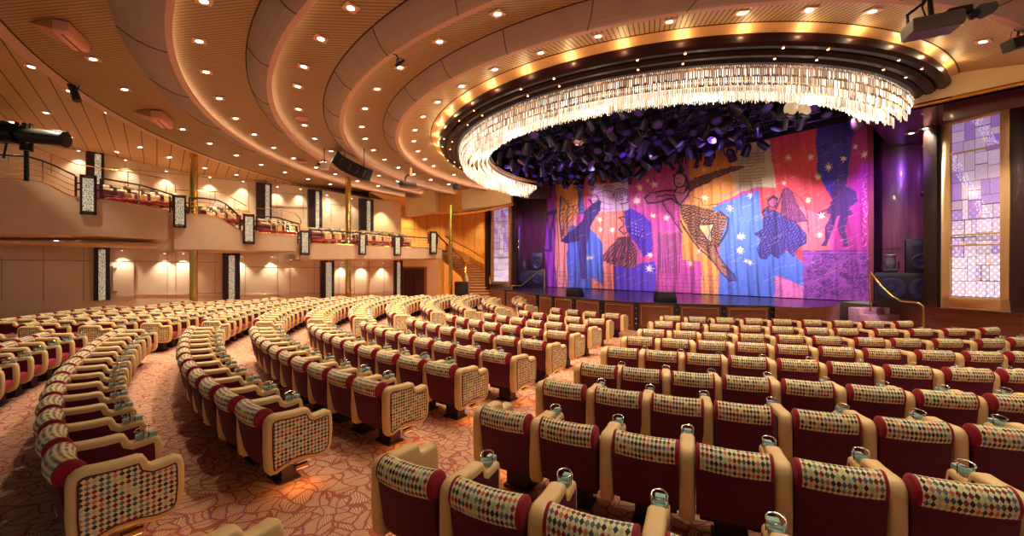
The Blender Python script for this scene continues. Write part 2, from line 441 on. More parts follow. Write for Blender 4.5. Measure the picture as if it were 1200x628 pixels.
for lvl, x0, x1, g0, g1, y0, y1, wh in cols:
    root = empty('crystal_column', wall_pt((x0+x1)/2, (y0+y1)/2, .2), 'dark wooden wall column with crystal strip, %s storey, %s' % (lvl, wh), 'column')
    def cb(px0, px1, off, th, mt, nm, ya=y0, yb=y1):
        mb = M(); a = wall_pt(px0, ya, off); c_ = wall_pt(px1, yb, off)
        z0, z1 = sorted((a.z, c_.z)); z0 = max(z0, .0) if lvl == 'lower' else z0
        mb.box(((a.x+c_.x)/2, (a.y+c_.y)/2, (z0+z1)/2), (math.hypot(c_.x-a.x, c_.y-a.y), th, z1-z0), math.atan2(AX[1], AX[0]))
        o_ = mb.build(nm, mt, root, bevel=.01, seg=1); o_.location = -root.location
    cb(x0, x1, .12, .24, DARKW, 'column_body'); cb(g0, g1, .27, .06, CRYSP, 'crystal_strip', y0+3, y1)
    p = wall_pt((g0+g1)/2, y0+1.5, .45)
    mb = M(); mb.cyl(p, p+Vector((0, 0, -.06)), .05, 8); o_ = mb.build('lamp', BRASS, root); o_.location = -root.location

# under-balcony soffit and lower ceiling
segs = [  # px, bottom y, top y profile of the balcony front
 [(-60, 274, 209), (0, 274, 210), (20, 274.1, 210), (38, 274.3, 210.8), (50, 274.5, 213.5), (62, 274.6, 218.5), (74, 274.8, 225.5), (84, 274.9, 229.5), (93, 275, 231)],
 [(93, 275, 231), (116, 276, 233), (140, 277.3, 236), (170, 279, 241), (197.4, 280.6, 246.3)],
 [(204, 291.3, 250), (220, 291.6, 250.6), (240, 292, 251), (252, 292.2, 252.5), (262, 292.5, 257), (272, 292.8, 264), (283, 293, 270.5), (300, 293.2, 272)],
 [(300, 293.2, 272), (325, 293.4, 273.4), (348, 293.6, 275.5)],
 [(352, 303.3, 283.5), (400, 303, 286), (460, 302.6, 288.8), (518, 302, 291)]]
names = ['tall left-hand balcony front panel that dips towards the first lantern', 'balcony front panel between the first and second lanterns', 'balcony front panel with a dipping right end by the third lantern', 'short balcony front panel between the third and fourth lanterns', 'long low balcony front panel nearest the curved staircase']
fronts = []
for s_, nm in zip(segs, names):
    b = M(); T = [fasc_pt(p[0], p[2]) for p in s_]; Bt = [fasc_pt(p[0], p[1]) for p in s_]
    T2 = [fasc_pt(p[0], p[2], .0)+Vector((-.653*.16, .757*.16, 0)) for p in s_]
    B2 = [p+Vector((-.653*.16, .757*.16, 0)) for p in Bt]
    b.strip(Bt, T, smooth=False); b.strip(T, T2, smooth=False); b.strip(T2, B2, smooth=False); b.strip(B2, Bt, smooth=False)
    b.add([Bt[0], T[0], T2[0], B2[0]], [(0, 1, 2, 3)], smooth=False); b.add([Bt[-1], B2[-1], T2[-1], T[-1]], [(0, 1, 2, 3)], smooth=False)
    o_ = tag(b.build('balcony_parapet', FASC), nm, 'balcony front'); fronts.append(o_)
    # brass capping
    b = M(); b.tube([t+Vector((0, 0, .012)) for t in T], .018, 6); b.build('capping', BRASS, o_)
    # floor and soffit behind
    wt = [p+Vector((-.653*3.42, .757*3.42, 0)) for p in Bt]
    b = M(); b.strip(Bt, wt, smooth=False); struct('ceiling', b, mat('balcony_soffit', rgb(226, 178, 128), .5))
    zf = min(t.z for t in T)-.12
    b = M(); b.strip([Vector((t.x, t.y, zf)) for t in T2], [Vector((t.x, t.y, zf)) for t in wt], smooth=False); struct('floor', b, CARPET)
# lower dropped soffit edge (pale strip under the first fronts)
b = M()
for (x0, y0), (x1, y1) in [((-60, 284), (184, 288)), ((206, 294), (300, 294.6)), ((352, 304.2), (515, 303.6))]:
    P = [fasc_pt(x0, y0, .8), fasc_pt(x1, y1, .8)]
    b.strip(P, up(P, .10), smooth=False)
    b.strip(P, [p+Vector((-.653*2.6, .757*2.6, 0)) for p in P], smooth=False)
struct('trim_8', b, mat('soffit_edge', rgb(232, 186, 128), .45))
# return faces between fronts
for (xa, ya, yb) in [(200.5, 246, 291.3), (350, 274, 303.3)]:
    b = M(); P = [fasc_pt(xa-3.2, ya), fasc_pt(xa+3.6, ya)]; Q = [fasc_pt(xa-3.2, yb), fasc_pt(xa+3.6, yb)]
    P = [P[0]+Vector((-.1, .12, 0)), P[1]+Vector((-.1, .12, 0))]; Q = [Vector((P[0].x, P[0].y, Q[0].z)), Vector((P[1].x, P[1].y, Q[1].z))]
    b.strip(Q, P, smooth=False); struct('trim_9', b, FASC)
# end face of the balcony next to the stair
a = fasc_pt(518, 302); a2 = wall_pt(520, 302)
b = M(); b.strip([Vector((a.x, a.y, 0)), Vector((a.x-.4, a.y+3.2, 0))], [Vector((a.x, a.y, fasc_pt(518, 291).z)), Vector((a.x-.4, a.y+3.2, fasc_pt(518, 291).z))], smooth=False)
b.strip([Vector((fasc_pt(513, 300).x, fasc_pt(513, 300).y, 0)), Vector((a.x, a.y, 0))], [fasc_pt(513, 302.1), fasc_pt(518, 302)], smooth=False)
struct('wall_end', b, HONEY)

# balcony rails
rails = [
 ([(-60, 180), (0, 180.5), (33, 183), (50, 188), (66, 194.6), (78, 200.5), (88, 205)], 0, 'dipping dark-topped balcony handrail at far left with thin metal bars'),
 ([(120, 208.6), (140, 212), (163, 216), (184, 222), (202, 227.7)], 1, 'balcony handrail between the first and second lanterns'),
 ([(221.5, 231), (240, 232), (255, 234), (264, 238), (272, 244.5), (280, 253)], 2, 'balcony handrail sweeping down to the third lantern'),
 ([(300, 252), (325, 254.4), (351, 262)], 3, 'short balcony handrail between the third and fourth lanterns'),
 ([(364, 269), (395, 270.5), (422, 272)], 4, 'balcony handrail between the fourth and fifth lanterns'), ([(428, 272.6), (462, 276)], 4, 'balcony handrail between the fifth and sixth lanterns'), ([(470, 276.2), (504, 278.6)], 4, 'balcony handrail between the sixth and last lanterns')]
for pts, si, lb in rails:
    s_ = segs[si]; T = [fasc_pt(px, py, .08) for px, py in pts]
    B_ = [fasc_pt(px, np.interp(px, [q_[0] for q_ in s_], [q_[2] for q_ in s_]), .08) for px, py in pts]
    root = empty('balcony_rail', B_[0], lb, 'handrail')
    def ch(mb, nm, mt):
        o_ = mb.build(nm, mt, root); o_.location = -root.location
    mb = M(); mb.tube(T, .03, 8); ch(mb, 'handrail', DARKW)
    for t in (.25, .5, .75):
        mb = M(); mb.tube([p*t+q_*(1-t) for p, q_ in zip(T, B_)], .011, 5); ch(mb, 'bar', CHROME)
    for k in (0, len(T)//2, -1):
        mb = M(); mb.cyl(B_[k], T[k], .018, 6); ch(mb, 'post', CHROME if k not in (0, -1) else DARKW)
# thin upper rail of the raised walkway behind the balcony seats
for pts, lb in [([(-40, 166), (10, 168), (38, 171), (60, 180), (90, 192), (150, 201), (172, 205), (195, 209), (205, 216), (206, 226)], 'thin brass rail along the upper walkway behind left balcony seats'),
            ([(206, 222), (252, 224), (262, 226), (275, 233), (289, 241)], 'thin brass rail dipping towards the third lantern behind the seats'), ([(298, 243), (330, 246), (345, 249), (352, 256), (353, 266)], 'thin brass rail behind the seats near the fourth lantern')]:
    T = [fasc_pt(px, py, 2.75) for px, py in pts]
    b = M(); b.tube(T, .02, 6); 
    for k in range(1, len(T), 2): b.cyl(T[k]-Vector((0, 0, .75)), T[k], .012, 5)
    tag(b.build('walkway_rail', BRASS), lb, 'rail')

# lanterns on the balcony front
lan = [(94, 113, 206, 250), (203, 218, 229, 265.5), (285, 298, 251, 285), (352, 362, 270, 298), (421, 428, 273, 298), (462, 469, 276, 299), (504, 511, 271, 297)]
lnm = ['first and largest', 'second', 'third', 'fourth', 'fifth', 'sixth', 'last, nearest the staircase,']
for (x0, x1, y0, y1), nm in zip(lan, lnm):
    a = fasc_pt(x0, y1, -.12); c_ = fasc_pt(x1, y0, -.12); w = math.hypot(c_.x-a.x, c_.y-a.y); h = c_.z-a.z
    root = empty('balcony_lantern', ((a.x+c_.x)/2, (a.y+c_.y)/2, a.z), 'dark framed crystal lantern on the balcony front, %s from the left' % nm, 'lantern', rz=math.atan2(AX[1], AX[0]))
    fr = M(); t = w*.15
    for s_ in (-1, 1): fr.box((s_*(w/2-t/2), 0, h/2), (t, .16, h))
    fr.box((0, 0, t*.9), (w, .16, t*1.8)); fr.box((0, 0, h-t*.9), (w, .16, t*1.8)); fr.box((0, .06, h/2), (w, .05, h)); fr.build('frame', DARKW, root, bevel=.01, seg=1)
    cp = M(); cp.box((0, -.02, h/2), (w-2*t, .1, h-3.4*t)); cp.build('crystal_panel', CRYSP, root)
    st = M()
    for z in (t*.8, h-t*.8):
        for k in range(5): st.lathe([(.0, -.008), (.016, 0), (0, .012)], ((k-2)*w*.13, -.085, z), 6, Matrix.Rotation(PI/2, 3, 'X'))
    st.build('stud', CHROME, root)
    for s_ in (-1, 1):
        bk = M(); bk.box((s_*(w/2+.05), .03, h*.78), (.1, .05, .05)); bk.box((s_*(w/2+.05), .03, h*.62), (.1, .05, .05)); bk.box((s_*(w/2+.1), .03, h*.7), (.05, .05, h*.5)); bk.build('bracket', DARKW, root)

# brass poles
for (px, yt, yb, off, lb, r) in [(227, 180, 352, .35, 'brass pole on the left rising through the balcony front', .14), (408, 207, 349, .35, 'middle brass pole passing the balcony front', .14), (528, 240, 350, -.6, 'brass pole standing beside the curved staircase', .11)]:
    p = fasc_pt(px, yt, off); root = empty('brass_pole', (p.x, p.y, 0), lb, 'pole')
    mb = M(); mb.cyl((0, 0, 0), (0, 0, p.z), r, 20); mb.build('shaft', BRASS, root)
    mb = M(); mb.lathe([(r, 0), (r+.05, 0), (r+.05, .04), (r+.01, .10), (r, .11)], (0, 0, 0), 20); mb.build('base_collar', BRASS, root)
# ------------------------------------------------------------------ honey wood wall, staircase end
def at_d(px, py, D): return Vector(((px-CX)/F*D, D, EYE+(HY-py)/F*D))
hw = [at_d(px, y, D) for px, y, D in [(432, 233, 24.6), (447, 234, 26.2), (470, 236, 28), (500, 240, 29.6), (530, 244, 30.2), (556, 246, 29.6), (580, 247, 28.2)]]
b = M(); b.strip([Vector((p.x, p.y, 0)) for p in hw], [Vector((p.x, p.y, 6.6)) for p in hw]); struct('wall_honey', b, HONEY)
b = M()
for k, (p, q_) in enumerate(zip(hw, hw[1:])):
    for t in (0, .5):
        r_ = p*(1-t)+q_*t; b.cyl((r_.x*.997, r_.y*.997, 0), (r_.x*.997, r_.y*.997, 6.3), .012, 4)
for z in (3.2, 4.9): b.tube([Vector((p.x*.997, p.y*.997, z)) for p in hw], .012, 4)
struct('trim_10', b, mat('honey_joint', rgb(150, 92, 34), .5))
sof = [at_d(432, 236, 22.5), at_d(470, 247, 24.2), at_d(513, 249, 24.6), at_d(540, 249, 24.4), at_d(598, 243, 23.6)]
b = M(); b.strip([Vector((p.x, p.y, 6.22)) for p in sof], [Vector((p.x*1.0, p.y+7, 6.22)) for p in sof], smooth=False)
struct('ceiling', b, mat('honey_soffit', rgb(214, 150, 78), .35))
# far back closure behind stair and left of stage
b = M(); b.quad((-6, 31, 0), (3, 31, 0), (3, 31, 8), (-6, 31, 8)); struct('wall_rear', b, HONEY)
# faceted beige blocks of the left beam
facets = [([(475, 225, 252, 24.9), (510, 221, 247, 24.0)], BEIGEB, 'pale beige angled beam block left of the gold block, under the projector'), ([(511, 225, 249, 24.6), (541, 219, 244, 24.2)], GOLD, 'gold lit beam block between the two beige ones left of the chandelier'), ([(541, 219, 245, 24.2), (575, 214, 241, 23.9), (599, 212, 238, 23.6)], BEIGEB, 'pale beige beam block directly left of the chandelier end')]
for P, mt, lb in facets:
    b = M(); T = [at_d(p[0], p[1], p[3]) for p in P]; Bm = [at_d(p[0], p[2], p[3]) for p in P]
    back = [p+Vector((.1, .8, 0)) for p in T]; backb = [p+Vector((.1, .8, 0)) for p in Bm]
    b.strip(Bm, T, smooth=False); b.strip(T, back, smooth=False); b.strip(backb, Bm, smooth=False); b.strip(back, backb, smooth=False)
    b.add([Bm[0], T[0], back[0], backb[0]], [(0, 1, 2, 3)], smooth=False); b.add([Bm[-1], T[-1], back[-1], backb[-1]], [(3, 2, 1, 0)], smooth=False)
    tag(b.build('beam_block', mt), lb, 'beam')
b = M(); b.tube([at_d(527, 250.5, 24), at_d(560, 247, 23.8), at_d(602, 238.5, 23.4)], .10, 4); struct('trim_21', b, BRASS)

# curving staircase
root = empty('curved_staircase', at_d(559, 350, 25), 'curved carpeted staircase with brass handrails rising to the balcony beside the stage', 'staircase')
root.location.z = 0
def chd(mb, nm, mt, r_=None, **kw):
    r_ = r_ or root; o_ = mb.build(nm, mt, r_, **kw); o_.location = -r_.location; return o_
cx_ = [(0, 560, 25.0, 0), (7, 559, 26.8, 4), (10, 553, 27.3, 18), (13, 541, 27.3, 42), (16, 527, 26.6, 66), (18, 517, 25.9, 80)]
TREAD = mat('stair_carpet', rgb(236, 186, 138), .9, noise=.1, nscale=20)
RISER = mat('stair_riser', rgb(196, 132, 84), .7)
mbr = M()
cent = []
for k in range(19):
    px = np.interp(k, [c[0] for c in cx_], [c[1] for c in cx_]); D = np.interp(k, [c[0] for c in cx_], [c[2] for c in cx_]); a = math.radians(np.interp(k, [c[0] for c in cx_], [c[3] for c in cx_]))
    z = .168*(k+1); p = Vector(((px-CX)/F*D, D)); cent.append((p, a, z))
    t_ = M(); t_.box((p.x, p.y, z-.02), (1.5, .36, .05), a); chd(t_, 'step', TREAD, bevel=.015)
    mbr.box((p.x, p.y+.03, z-.13), (1.44, .28, .18), a)
chd(mbr, 'riser', RISER)
def side(s_, dz, w=.72): return [Vector((p.x+s_*w*math.cos(a), p.y+s_*w*math.sin(a), z+dz)) for p, a, z in cent]
b = M(); b.tube(side(-1, .9), .06, 8); chd(b, 'handrail', BRASS)
b = M(); b.tube(side(1, .9, .74), .05, 8); chd(b, 'handrail', BRASS)
b = M(); b.strip(side(-1, -.35, .76), side(-1, .12, .76)); chd(b, 'stringer', HONEY)
b = M(); b.strip(side(1, -.35, .78), side(1, .45, .78)); chd(b, 'stringer', HONEY)
for k in range(0, 19, 3):
    b = M(); p = side(-1, 0)[k]; b.cyl(p, p+Vector((0, 0, .9)), .02, 6); chd(b, 'baluster', BRASS)
b = M(); p0 = at_d(548, 350, 24.7); p0.z = 0; b.tube([p0, p0+Vector((0, 0, .6)), p0+Vector((-.02, 0, 1.2)), p0+Vector((-.06, .1, 1.6))], [.13, .12, .09, .05], 10); chd(b, 'newel_post', mat('satin_brass', rgb(250, 226, 176), .35, .8))
pp = at_d(541, 330, 24.6); b = M(); b.box((pp.x-.0, pp.y, .62), (.8, .5, 1.24)); 
tag(b.build('low_cabinet', DARKW, bevel=.02), 'low dark wooden cabinet at the foot of the curved staircase', 'cabinet')

# ------------------------------------------------------------------ proscenium beam on the right
def beam_pt(px, py, off=0): return at_line(px, py, (PB[0]+.76*off, PB[1]+.65*off), PD)
b = M(); P0 = [beam_pt(1068, 123.5), beam_pt(1240, 84)]; P1 = [beam_pt(1068, 97), beam_pt(1240, 42)]
zb = P0[0].z; P0 = [Vector((p.x, p.y, zb)) for p in P0]; zt = P1[0].z; 
b.strip(P0, P1, smooth=False)
Q = [p+Vector((.76*.5, .65*.5, 0)) for p in P0]; Q1 = [p+Vector((.76*.5, .65*.5, 0)) for p in P1]
b.strip(Q, P0, smooth=False); b.strip(P1, Q1, smooth=False); b.strip(Q1, Q, smooth=False)
b.add([P0[0], P1[0], Q1[0], Q[0]], [(0, 1, 2, 3)], smooth=False)
tag(b.build('proscenium_beam', BEIGEB), 'long pale beige fabric beam over the right-hand glass panel', 'beam')
b = M(); G0 = beam_pt(1012, 141); G0.z = zb; G1 = beam_pt(1068, 120); G1.z = zb
b.strip([G0, G1], [Vector((G0.x, G0.y, zt)), Vector((G1.x, G1.y, zt))], smooth=False)
struct('trim_22', b, GOLD)
b = M(); b.tube([Vector((G0.x, G0.y, zb-.03)), P0[1]-Vector((0, 0, .03))], .055, 6); struct('trim_23', b, BRASS)
# plum soffit behind the beam, and the gold cove in front
PLUM = mat('plum_lacquer', rgb(84, 34, 44), .25, coat=.4)
b = M(); pa, pb_ = Vector((G0.x, G0.y, zb)), P0[1]; ex = Vector((.76*4.5, .65*4.5, 0)); b.quad(pa, pb_, pb_+ex, pa+ex); struct('ceiling', b, PLUM)
b = M(); c0 = at_z(1108, 59, EYE+4.9); c1 = at_z(1240, 44, EYE+4.9); b.strip([Vector((G0.x, G0.y, zt)), P1[0], P1[1]], [at_z(1088, 70, EYE+4.8), c0, c1], smooth=False); struct('trim_24', b, GOLD)
# header strip hanging behind beam over window (glossy, star-lit)
b = M(); h0 = beam_pt(1105, 120, .6); h1 = beam_pt(1240, 100, .6)
b.strip([Vector((h0.x, h0.y, zb-.42)), Vector((h1.x, h1.y, zb-.42))], [Vector((h0.x, h0.y, zb)), Vector((h1.x, h1.y, zb))], smooth=False); struct('trim_25', b, PLUM)

# ------------------------------------------------------------------ stage
edge = [(574, 336.5), (600, 339.7), (620, 343.3), (631, 344.2), (649, 346.1), (673, 347.9), (705, 350.9), (746, 353.4), (794, 355.2), (848, 356.6), (905, 357.6)]
E = [at_z(px, py, STZ) for px, py in edge]
pc = at_z(945, 353.5, STZ)                                   # round platform
Rp = (at_z(983, 355, STZ)-pc).length
platp = [at_z(px, py, STZ) for px, py in [(908, 358.2), (925, 359.3), (945, 359.9), (965, 359.2), (978, 357.2), (984.5, 354.2)]]
notch = [at_z(px, py, STZ) for px, py in [(984.5, 353.0), (1012, 351.8)]]
ledge = [at_z(px, py, STZ) for px, py in [(1022, 352.6), (1040, 353.7), (1060, 355.3), (1082, 357.2), (1105, 359.3), (1150, 362), (1200, 365.6)]]
q = NT('stage_deck', .24); q.b.inputs['Base Color'].default_value = (*rgb(58, 30, 74), 1)
DECK = q.m
front = E+platp+notch
b = M(); back = [curt_pt(px, 340, -2.5) for px in (545, 1060)]
poly = front+[Vector((back[1].x, back[1].y, STZ)), Vector((back[0].x, back[0].y, STZ))]
b.add(poly, [tuple(range(len(poly)))], smooth=False)
lb = ledge+[Vector((ledge[-1].x+4, ledge[-1].y+1.5, STZ)), Vector((ledge[0].x+4.5, ledge[0].y+4, STZ)), notch[-1]+Vector((-.2, 1.2, 0))]
b.add(lb, [tuple(range(len(lb)))], smooth=False)
struct('floor', b, DECK)
def facade(P, nm, lbl, dz=0):
    b = M(); lo = [Vector((p.x, p.y, -.2)) for p in P]; b.strip(lo, [p-Vector((0, 0, .0)) for p in P], smooth=True)
    o_ = tag(b.build(nm, REDWOOD), lbl, 'stage front')
    return o_
o1 = facade(E, 'stage_riser', 'long curved panelled wooden stage front with dark studded pilasters')
b = M(); b.tube([p+Vector((0, 0, -.02)) for p in E], .03, 6); b.build('nosing', BLACK, o1)
# pilasters with studs, framed panels
pil = [593.5, 630.5, 648.5, 673, 705.5, 746, 793.5, 848, 904.5]
Ex = [CX+F*p.x/p.y for p in E]
def on_edge(px, P, Px):
    j = max(0, min(len(P)-2, sum(1 for v in Px if v <= px)-1)); u = (px-Px[j])/(Px[j+1]-Px[j]); return P[j]*(1-u)+P[j+1]*u, (P[j+1]-P[j]).normalized()
lastp = None
for k, px in enumerate(pil):
    p, t = on_edge(px, E, Ex); n = Vector((t.y, -t.x, 0)); a = math.atan2(t.y, t.x)
    mb = M(); mb.box((p.x+n.x*.02, p.y+n.y*.02, STZ/2-.1), (.16, .07, STZ+.12), a); pl = mb.build('pilaster', BLACK, o1)
    mb = M()
    for z in (.1, .28, .46, .64): mb.lathe([(0, -.03), (.03, -.01), (.03, .01), (0, .03)], (p.x+n.x*.06, p.y+n.y*.06, z), 8)
    mb.build('stud', CHROME, pl)
    if lastp is not None and px > 600:
        p0, t0 = on_edge(lastp, E, Ex); A_, B_ = p0+t0*.16+n*.015, p-t*.16+n*.015
        mb = M()
        for z in (.02, STZ-.14): mb.tube([Vector((A_.x, A_.y, z)), Vector(((A_.x+B_.x)/2, (A_.y+B_.y)/2, z)), Vector((B_.x, B_.y, z))], .014, 4)
        for r_ in (A_, B_): mb.tube([Vector((r_.x, r_.y, .02)), Vector((r_.x, r_.y, STZ-.14))], .014, 4)
        mb.build('panel_moulding', mat('moulding', rgb(176, 112, 76), .35), o1)
    lastp = px
facade(platp, 'stage_riser', 'rounded wooden front of the round stage platform at right')
facade(ledge, 'stage_riser', 'curved plum wooden ledge front below the right glass panel')
b = M(); b.tube([p+Vector((0, 0, -.01)) for p in ledge], .035, 6); struct('trim_26', b, mat('ledge_edge', rgb(150, 96, 120), .2, .3))
b = M(); P = [at_z(px, py, STZ) for px, py in ((574, 336.5), (560, 335.4))]
# carpeted steps at the right
root = empty('stage_steps', at_z(1010, 372, 0), 'three carpeted steps up to the stage between round platform and speaker ledge', 'steps')
for k in range(4):
    z = STZ-.2-(3-k)*.19+.0; z = (k+1)*.2-.14
    p = at_z(1003-k*.0, 366-4.2*k, z)
    a_ = notch[0]; c_ = ledge[0]; d_ = (c_-a_).normalized(); n = Vector((d_.y, -d_.x, 0))
    mid = (a_+c_)/2+n*(1.25-.32*k)+d_*(.22); mb = M(); mb.box((mid.x, mid.y, z/2-.05), (1.25 + (.3 if k == 0 else 0), .42, z+.1), math.atan2(d_.y, d_.x)); chd(mb, 'step', mat('step_carpet', rgb(206, 160, 176), .9, noise=.15, nscale=25), bevel=.02)
# ------------------------------------------------------------------ painted curtain
S0, S1, Z0, Z1 = -.8, 15.4, STZ+.03, 7.6
ns_, nz_ = 760, 300
ss = np.linspace(S0, S1, ns_); zz = np.linspace(Z0, Z1, nz_)
SS, ZZ = np.meshgrid(ss, zz)
XX = CB[0]+CD[0]*SS; YY = CB[1]+CD[1]*SS
PX = CX+F*XX/YY; PY = HY-F*(ZZ-EYE)/YY        # survey coordinates of every curtain point
IMG = np.zeros((nz_, ns_, 3))
rngs = np.random.RandomState(5)
def smooth_noise(sx, sy, seed):
    r = np.random.RandomState(seed).rand(sy, sx)
    yi = np.linspace(0, sy-1, nz_); xi = np.linspace(0, sx-1, ns_)
    t = np.array([np.interp(xi, range(sx), row) for row in r]); return np.array([np.interp(yi, range(sy), t[:, k]) for k in range(ns_)]).T
WOB = (smooth_noise(50, 24, 1)-.5)*2.4
def inside(poly):
    x, y = PX+WOB, PY+WOB.T[:1, :1]*0+WOB*.6; ins = np.zeros_like(x, bool); n = len(poly)
    for i in range(n):
        x1, y1 = poly[i]; x2, y2 = poly[(i+1) % n]
        if y1 == y2: continue
        c = ((y1 > y) != (y2 > y)) & (x < (x2-x1)*(y-y1)/(y2-y1)+x1); ins ^= c
    return ins
def paint(mask, col, a=1.0):
    c = np.array(rgb(*col)); IMG[mask] = IMG[mask]*(1-a)+c*a
def stroke(pts, w, col, a=1.0):
    m_ = np.zeros_like(PX, bool)
    for (x1, y1), (x2, y2) in zip(pts, pts[1:]):
        dx, dy = x2-x1, y2-y1; L = dx*dx+dy*dy+1e-9; t = np.clip(((PX-x1)*dx+(PY-y1)*dy)/L, 0, 1)
        m_ |= ((PX-x1-t*dx)**2+(PY-y1-t*dy)**2) < w*w/4
    paint(m_, col, a)
a1 = lambda x, y: (635+x/3.806, 190+y/3.806)
a2 = lambda x, y: (745+x/3.394, 170+y/3.394)
a3 = lambda x, y: (865+x/2.791, 130+y/2.791)
def PG(f_, *p): return [f_(x, y) for x, y in p]
paint(PX > 0, (206, 72, 166))
paint(inside([(620, 150), (653, 150), (653, 360), (620, 360)]), (150, 48, 178))
paint(inside([(652, 170), (682, 170), (682, 246), (664, 262), (651, 262)]), (222, 142, 58))
paint(inside([(651, 258), (665, 262), (675, 247), (672, 360), (654, 360), (650, 300)]), (232, 152, 150))
paint(inside([(677, 150), (684, 150), (684, 250), (677, 250)]), (50, 70, 160))
paint(inside([(684, 150), (716, 150), (716, 218), (688, 225), (684, 246)]), (214, 66, 48))
paint(inside([(714, 150), (741, 150), (741, 216), (714, 218)]), (42, 44, 98))
paint(inside([(690, 246), (737, 244), (737, 270), (720, 320), (720, 360), (692, 360), (690, 300)]), (238, 128, 116))
paint(inside([(668, 264), (690, 264), (708, 287), (708, 334), (694, 325), (694, 360), (668, 360), (664, 300)]), (72, 104, 214))
paint(inside([(719, 312), (768, 306), (768, 360), (719, 360)]), (92, 50, 214))
paint(inside(PG(a1, (205, 100), (385, 82), (395, 215), (230, 220))), (206, 170, 214))
sc_ = a1(355, 150)
for k in range(4):
    stroke([(sc_[0]+(2+2.7*k)*math.cos(t+k), sc_[1]+(1.8+2.4*k)*math.sin(t+k)) for t in np.linspace(0, 5, 16)], 1.3, (92, 44, 170))
for k in range(5):
    stroke([a1(205+t*110, 112+k*22+9*math.sin(t*5+k)) for t in np.linspace(0, 1, 9)], 1.1, (150, 78, 190) if k < 2 else (190, 104, 160))
paint(inside([(806, 120), (865, 120), (865, 228), (840, 238), (843, 360), (822, 360), (822, 306), (800, 304), (797, 240), (808, 222)]), (240, 158, 76))
paint(inside([(835, 243), (875, 227), (900, 220), (893, 250), (902, 290), (943, 300), (943, 336), (910, 321), (910, 360), (842, 360), (842, 300), (846, 270)]), (78, 116, 218))
paint(inside([(890, 110), (957, 110), (960, 202), (976, 234), (973, 296), (943, 296), (943, 310), (905, 272), (891, 250), (890, 220)]), (226, 72, 84))
paint(inside([(918, 235), (973, 255), (973, 360), (943, 360), (943, 300)]), (236, 104, 120))
paint(inside([(908, 322), (945, 336), (945, 360), (908, 360)]), (226, 120, 190))
paint(inside([(956, 110), (1010, 110), (1010, 205), (986, 238), (976, 236), (958, 202)]), (52, 40, 168))
paint(inside([(1006, 110), (1040, 110), (1040, 360), (985, 360), (975, 296), (988, 240)]), (176, 34, 146))
paint(inside([(941, 294), (985, 294), (1020, 294), (1020, 360), (941, 360)]), (150, 66, 176))
paint(inside([(1016, 110), (1040, 110), (1040, 360), (1018, 360)]), (112, 18, 40))
paint(inside(PG(a3, (-20, 112), (105, 95), (122, 250), (60, 246), (-5, 272), (-22, 200))), (204, 184, 146))
for k in range(11):       # illegible handwriting lines on the parchment
    y = 140+k*10
    pts = [a3(x, y-.08*x+rngs.rand()*4) for x in range(5, 92-int(rngs.rand()*14), 4)]
    stroke(pts, .7, (92, 78, 104), .8)
# woven fringe panel in the middle
paint(inside(PG(a2, (85, 345), (180, 345), (180, 430), (85, 430))), (158, 62, 130))
for k in range(13): stroke([a2(88+k*7.2, 430), a2(88+k*7.2, 508)], 1.0, (110, 40, 110))
def hatch(poly, ang, sp, duty, col, a=1.0, wob=2.0):
    m_ = inside(poly); t = (PX*math.cos(ang)+PY*math.sin(ang)+WOB*wob*.45)/(sp*.85)
    paint(m_ & ((t-np.floor(t)) < duty), col, a)
# figures -------------------------------------------------------
DK = (44, 20, 78); DK2 = (38, 22, 44)
paint(inside(PG(a1, (268, 175), (255, 215), (225, 270), (205, 330), (196, 430), (190, 515), (176, 518), (172, 400), (168, 345), (110, 362), (84, 352), (100, 330), (140, 300), (178, 262), (190, 210), (225, 190), (245, 168))), (58, 30, 132))
stroke(PG(a1, (84, 150), (80, 250), (88, 345)), 1.2, DK); stroke(PG(a1, (84, 150), (125, 200), (165, 185), (150, 215), (170, 250)), 1.0, DK2)
stroke(PG(a1, (215, 150), (240, 145), (262, 180), (240, 200), (200, 205)), 1.2, DK); stroke(PG(a1, (210, 165), (235, 190)), 2.2, DK)
for k in range(6): stroke(PG(a1, (110+8*k, 200+18*k), (84, 330)), .7, (120, 60, 60))
stroke(PG(a1, (8, 170), (20, 240), (10, 390), (40, 395), (40, 300), (60, 210), (30, 225)), 2.2, (60, 14, 92))
stroke(PG(a1, (8, 240), (60, 220)), 3, (60, 14, 92))
paint(inside(PG(a1, (365, 215), (395, 203), (457, 235), (490, 270), (490, 400), (450, 420), (400, 330), (372, 300))), (84, 36, 206))
paint(inside(PG(a1, (345, 330), (300, 380), (265, 430), (300, 450), (370, 470), (420, 468), (425, 400), (395, 330))), (178, 84, 110))
for k in range(11): stroke(PG(a1, (350+5*k, 335), (275+14*k, 440+(k % 3)*9)), .9, (62, 24, 74))
stroke(PG(a1, (350, 245), (365, 275), (345, 300), (365, 320), (390, 300), (430, 340), (450, 300), (470, 330)), 1.3, (58, 20, 120))
stroke(PG(a1, (345, 248), (362, 240), (385, 250), (380, 275)), 1.6, DK)
for k in range(5):
    for j in range(4): stroke([a1(405+k*13, 270+j*15+k*4), a1(407+k*13, 270+j*15+k*4)], 1.0, (230, 210, 240))
hatch(PG(a1, (268, 175), (255, 215), (225, 270), (205, 330), (196, 430), (190, 515), (176, 518), (172, 400), (168, 345), (110, 362), (84, 352), (100, 330), (140, 300), (178, 262), (190, 210), (225, 190)), .9, 2.6, .35, (30, 14, 84), .8, 4)
hatch(PG(a1, (345, 330), (300, 380), (265, 430), (300, 450), (370, 470), (420, 468), (425, 400), (395, 330)), .55, 3.0, .5, (66, 20, 70), 1, 5)
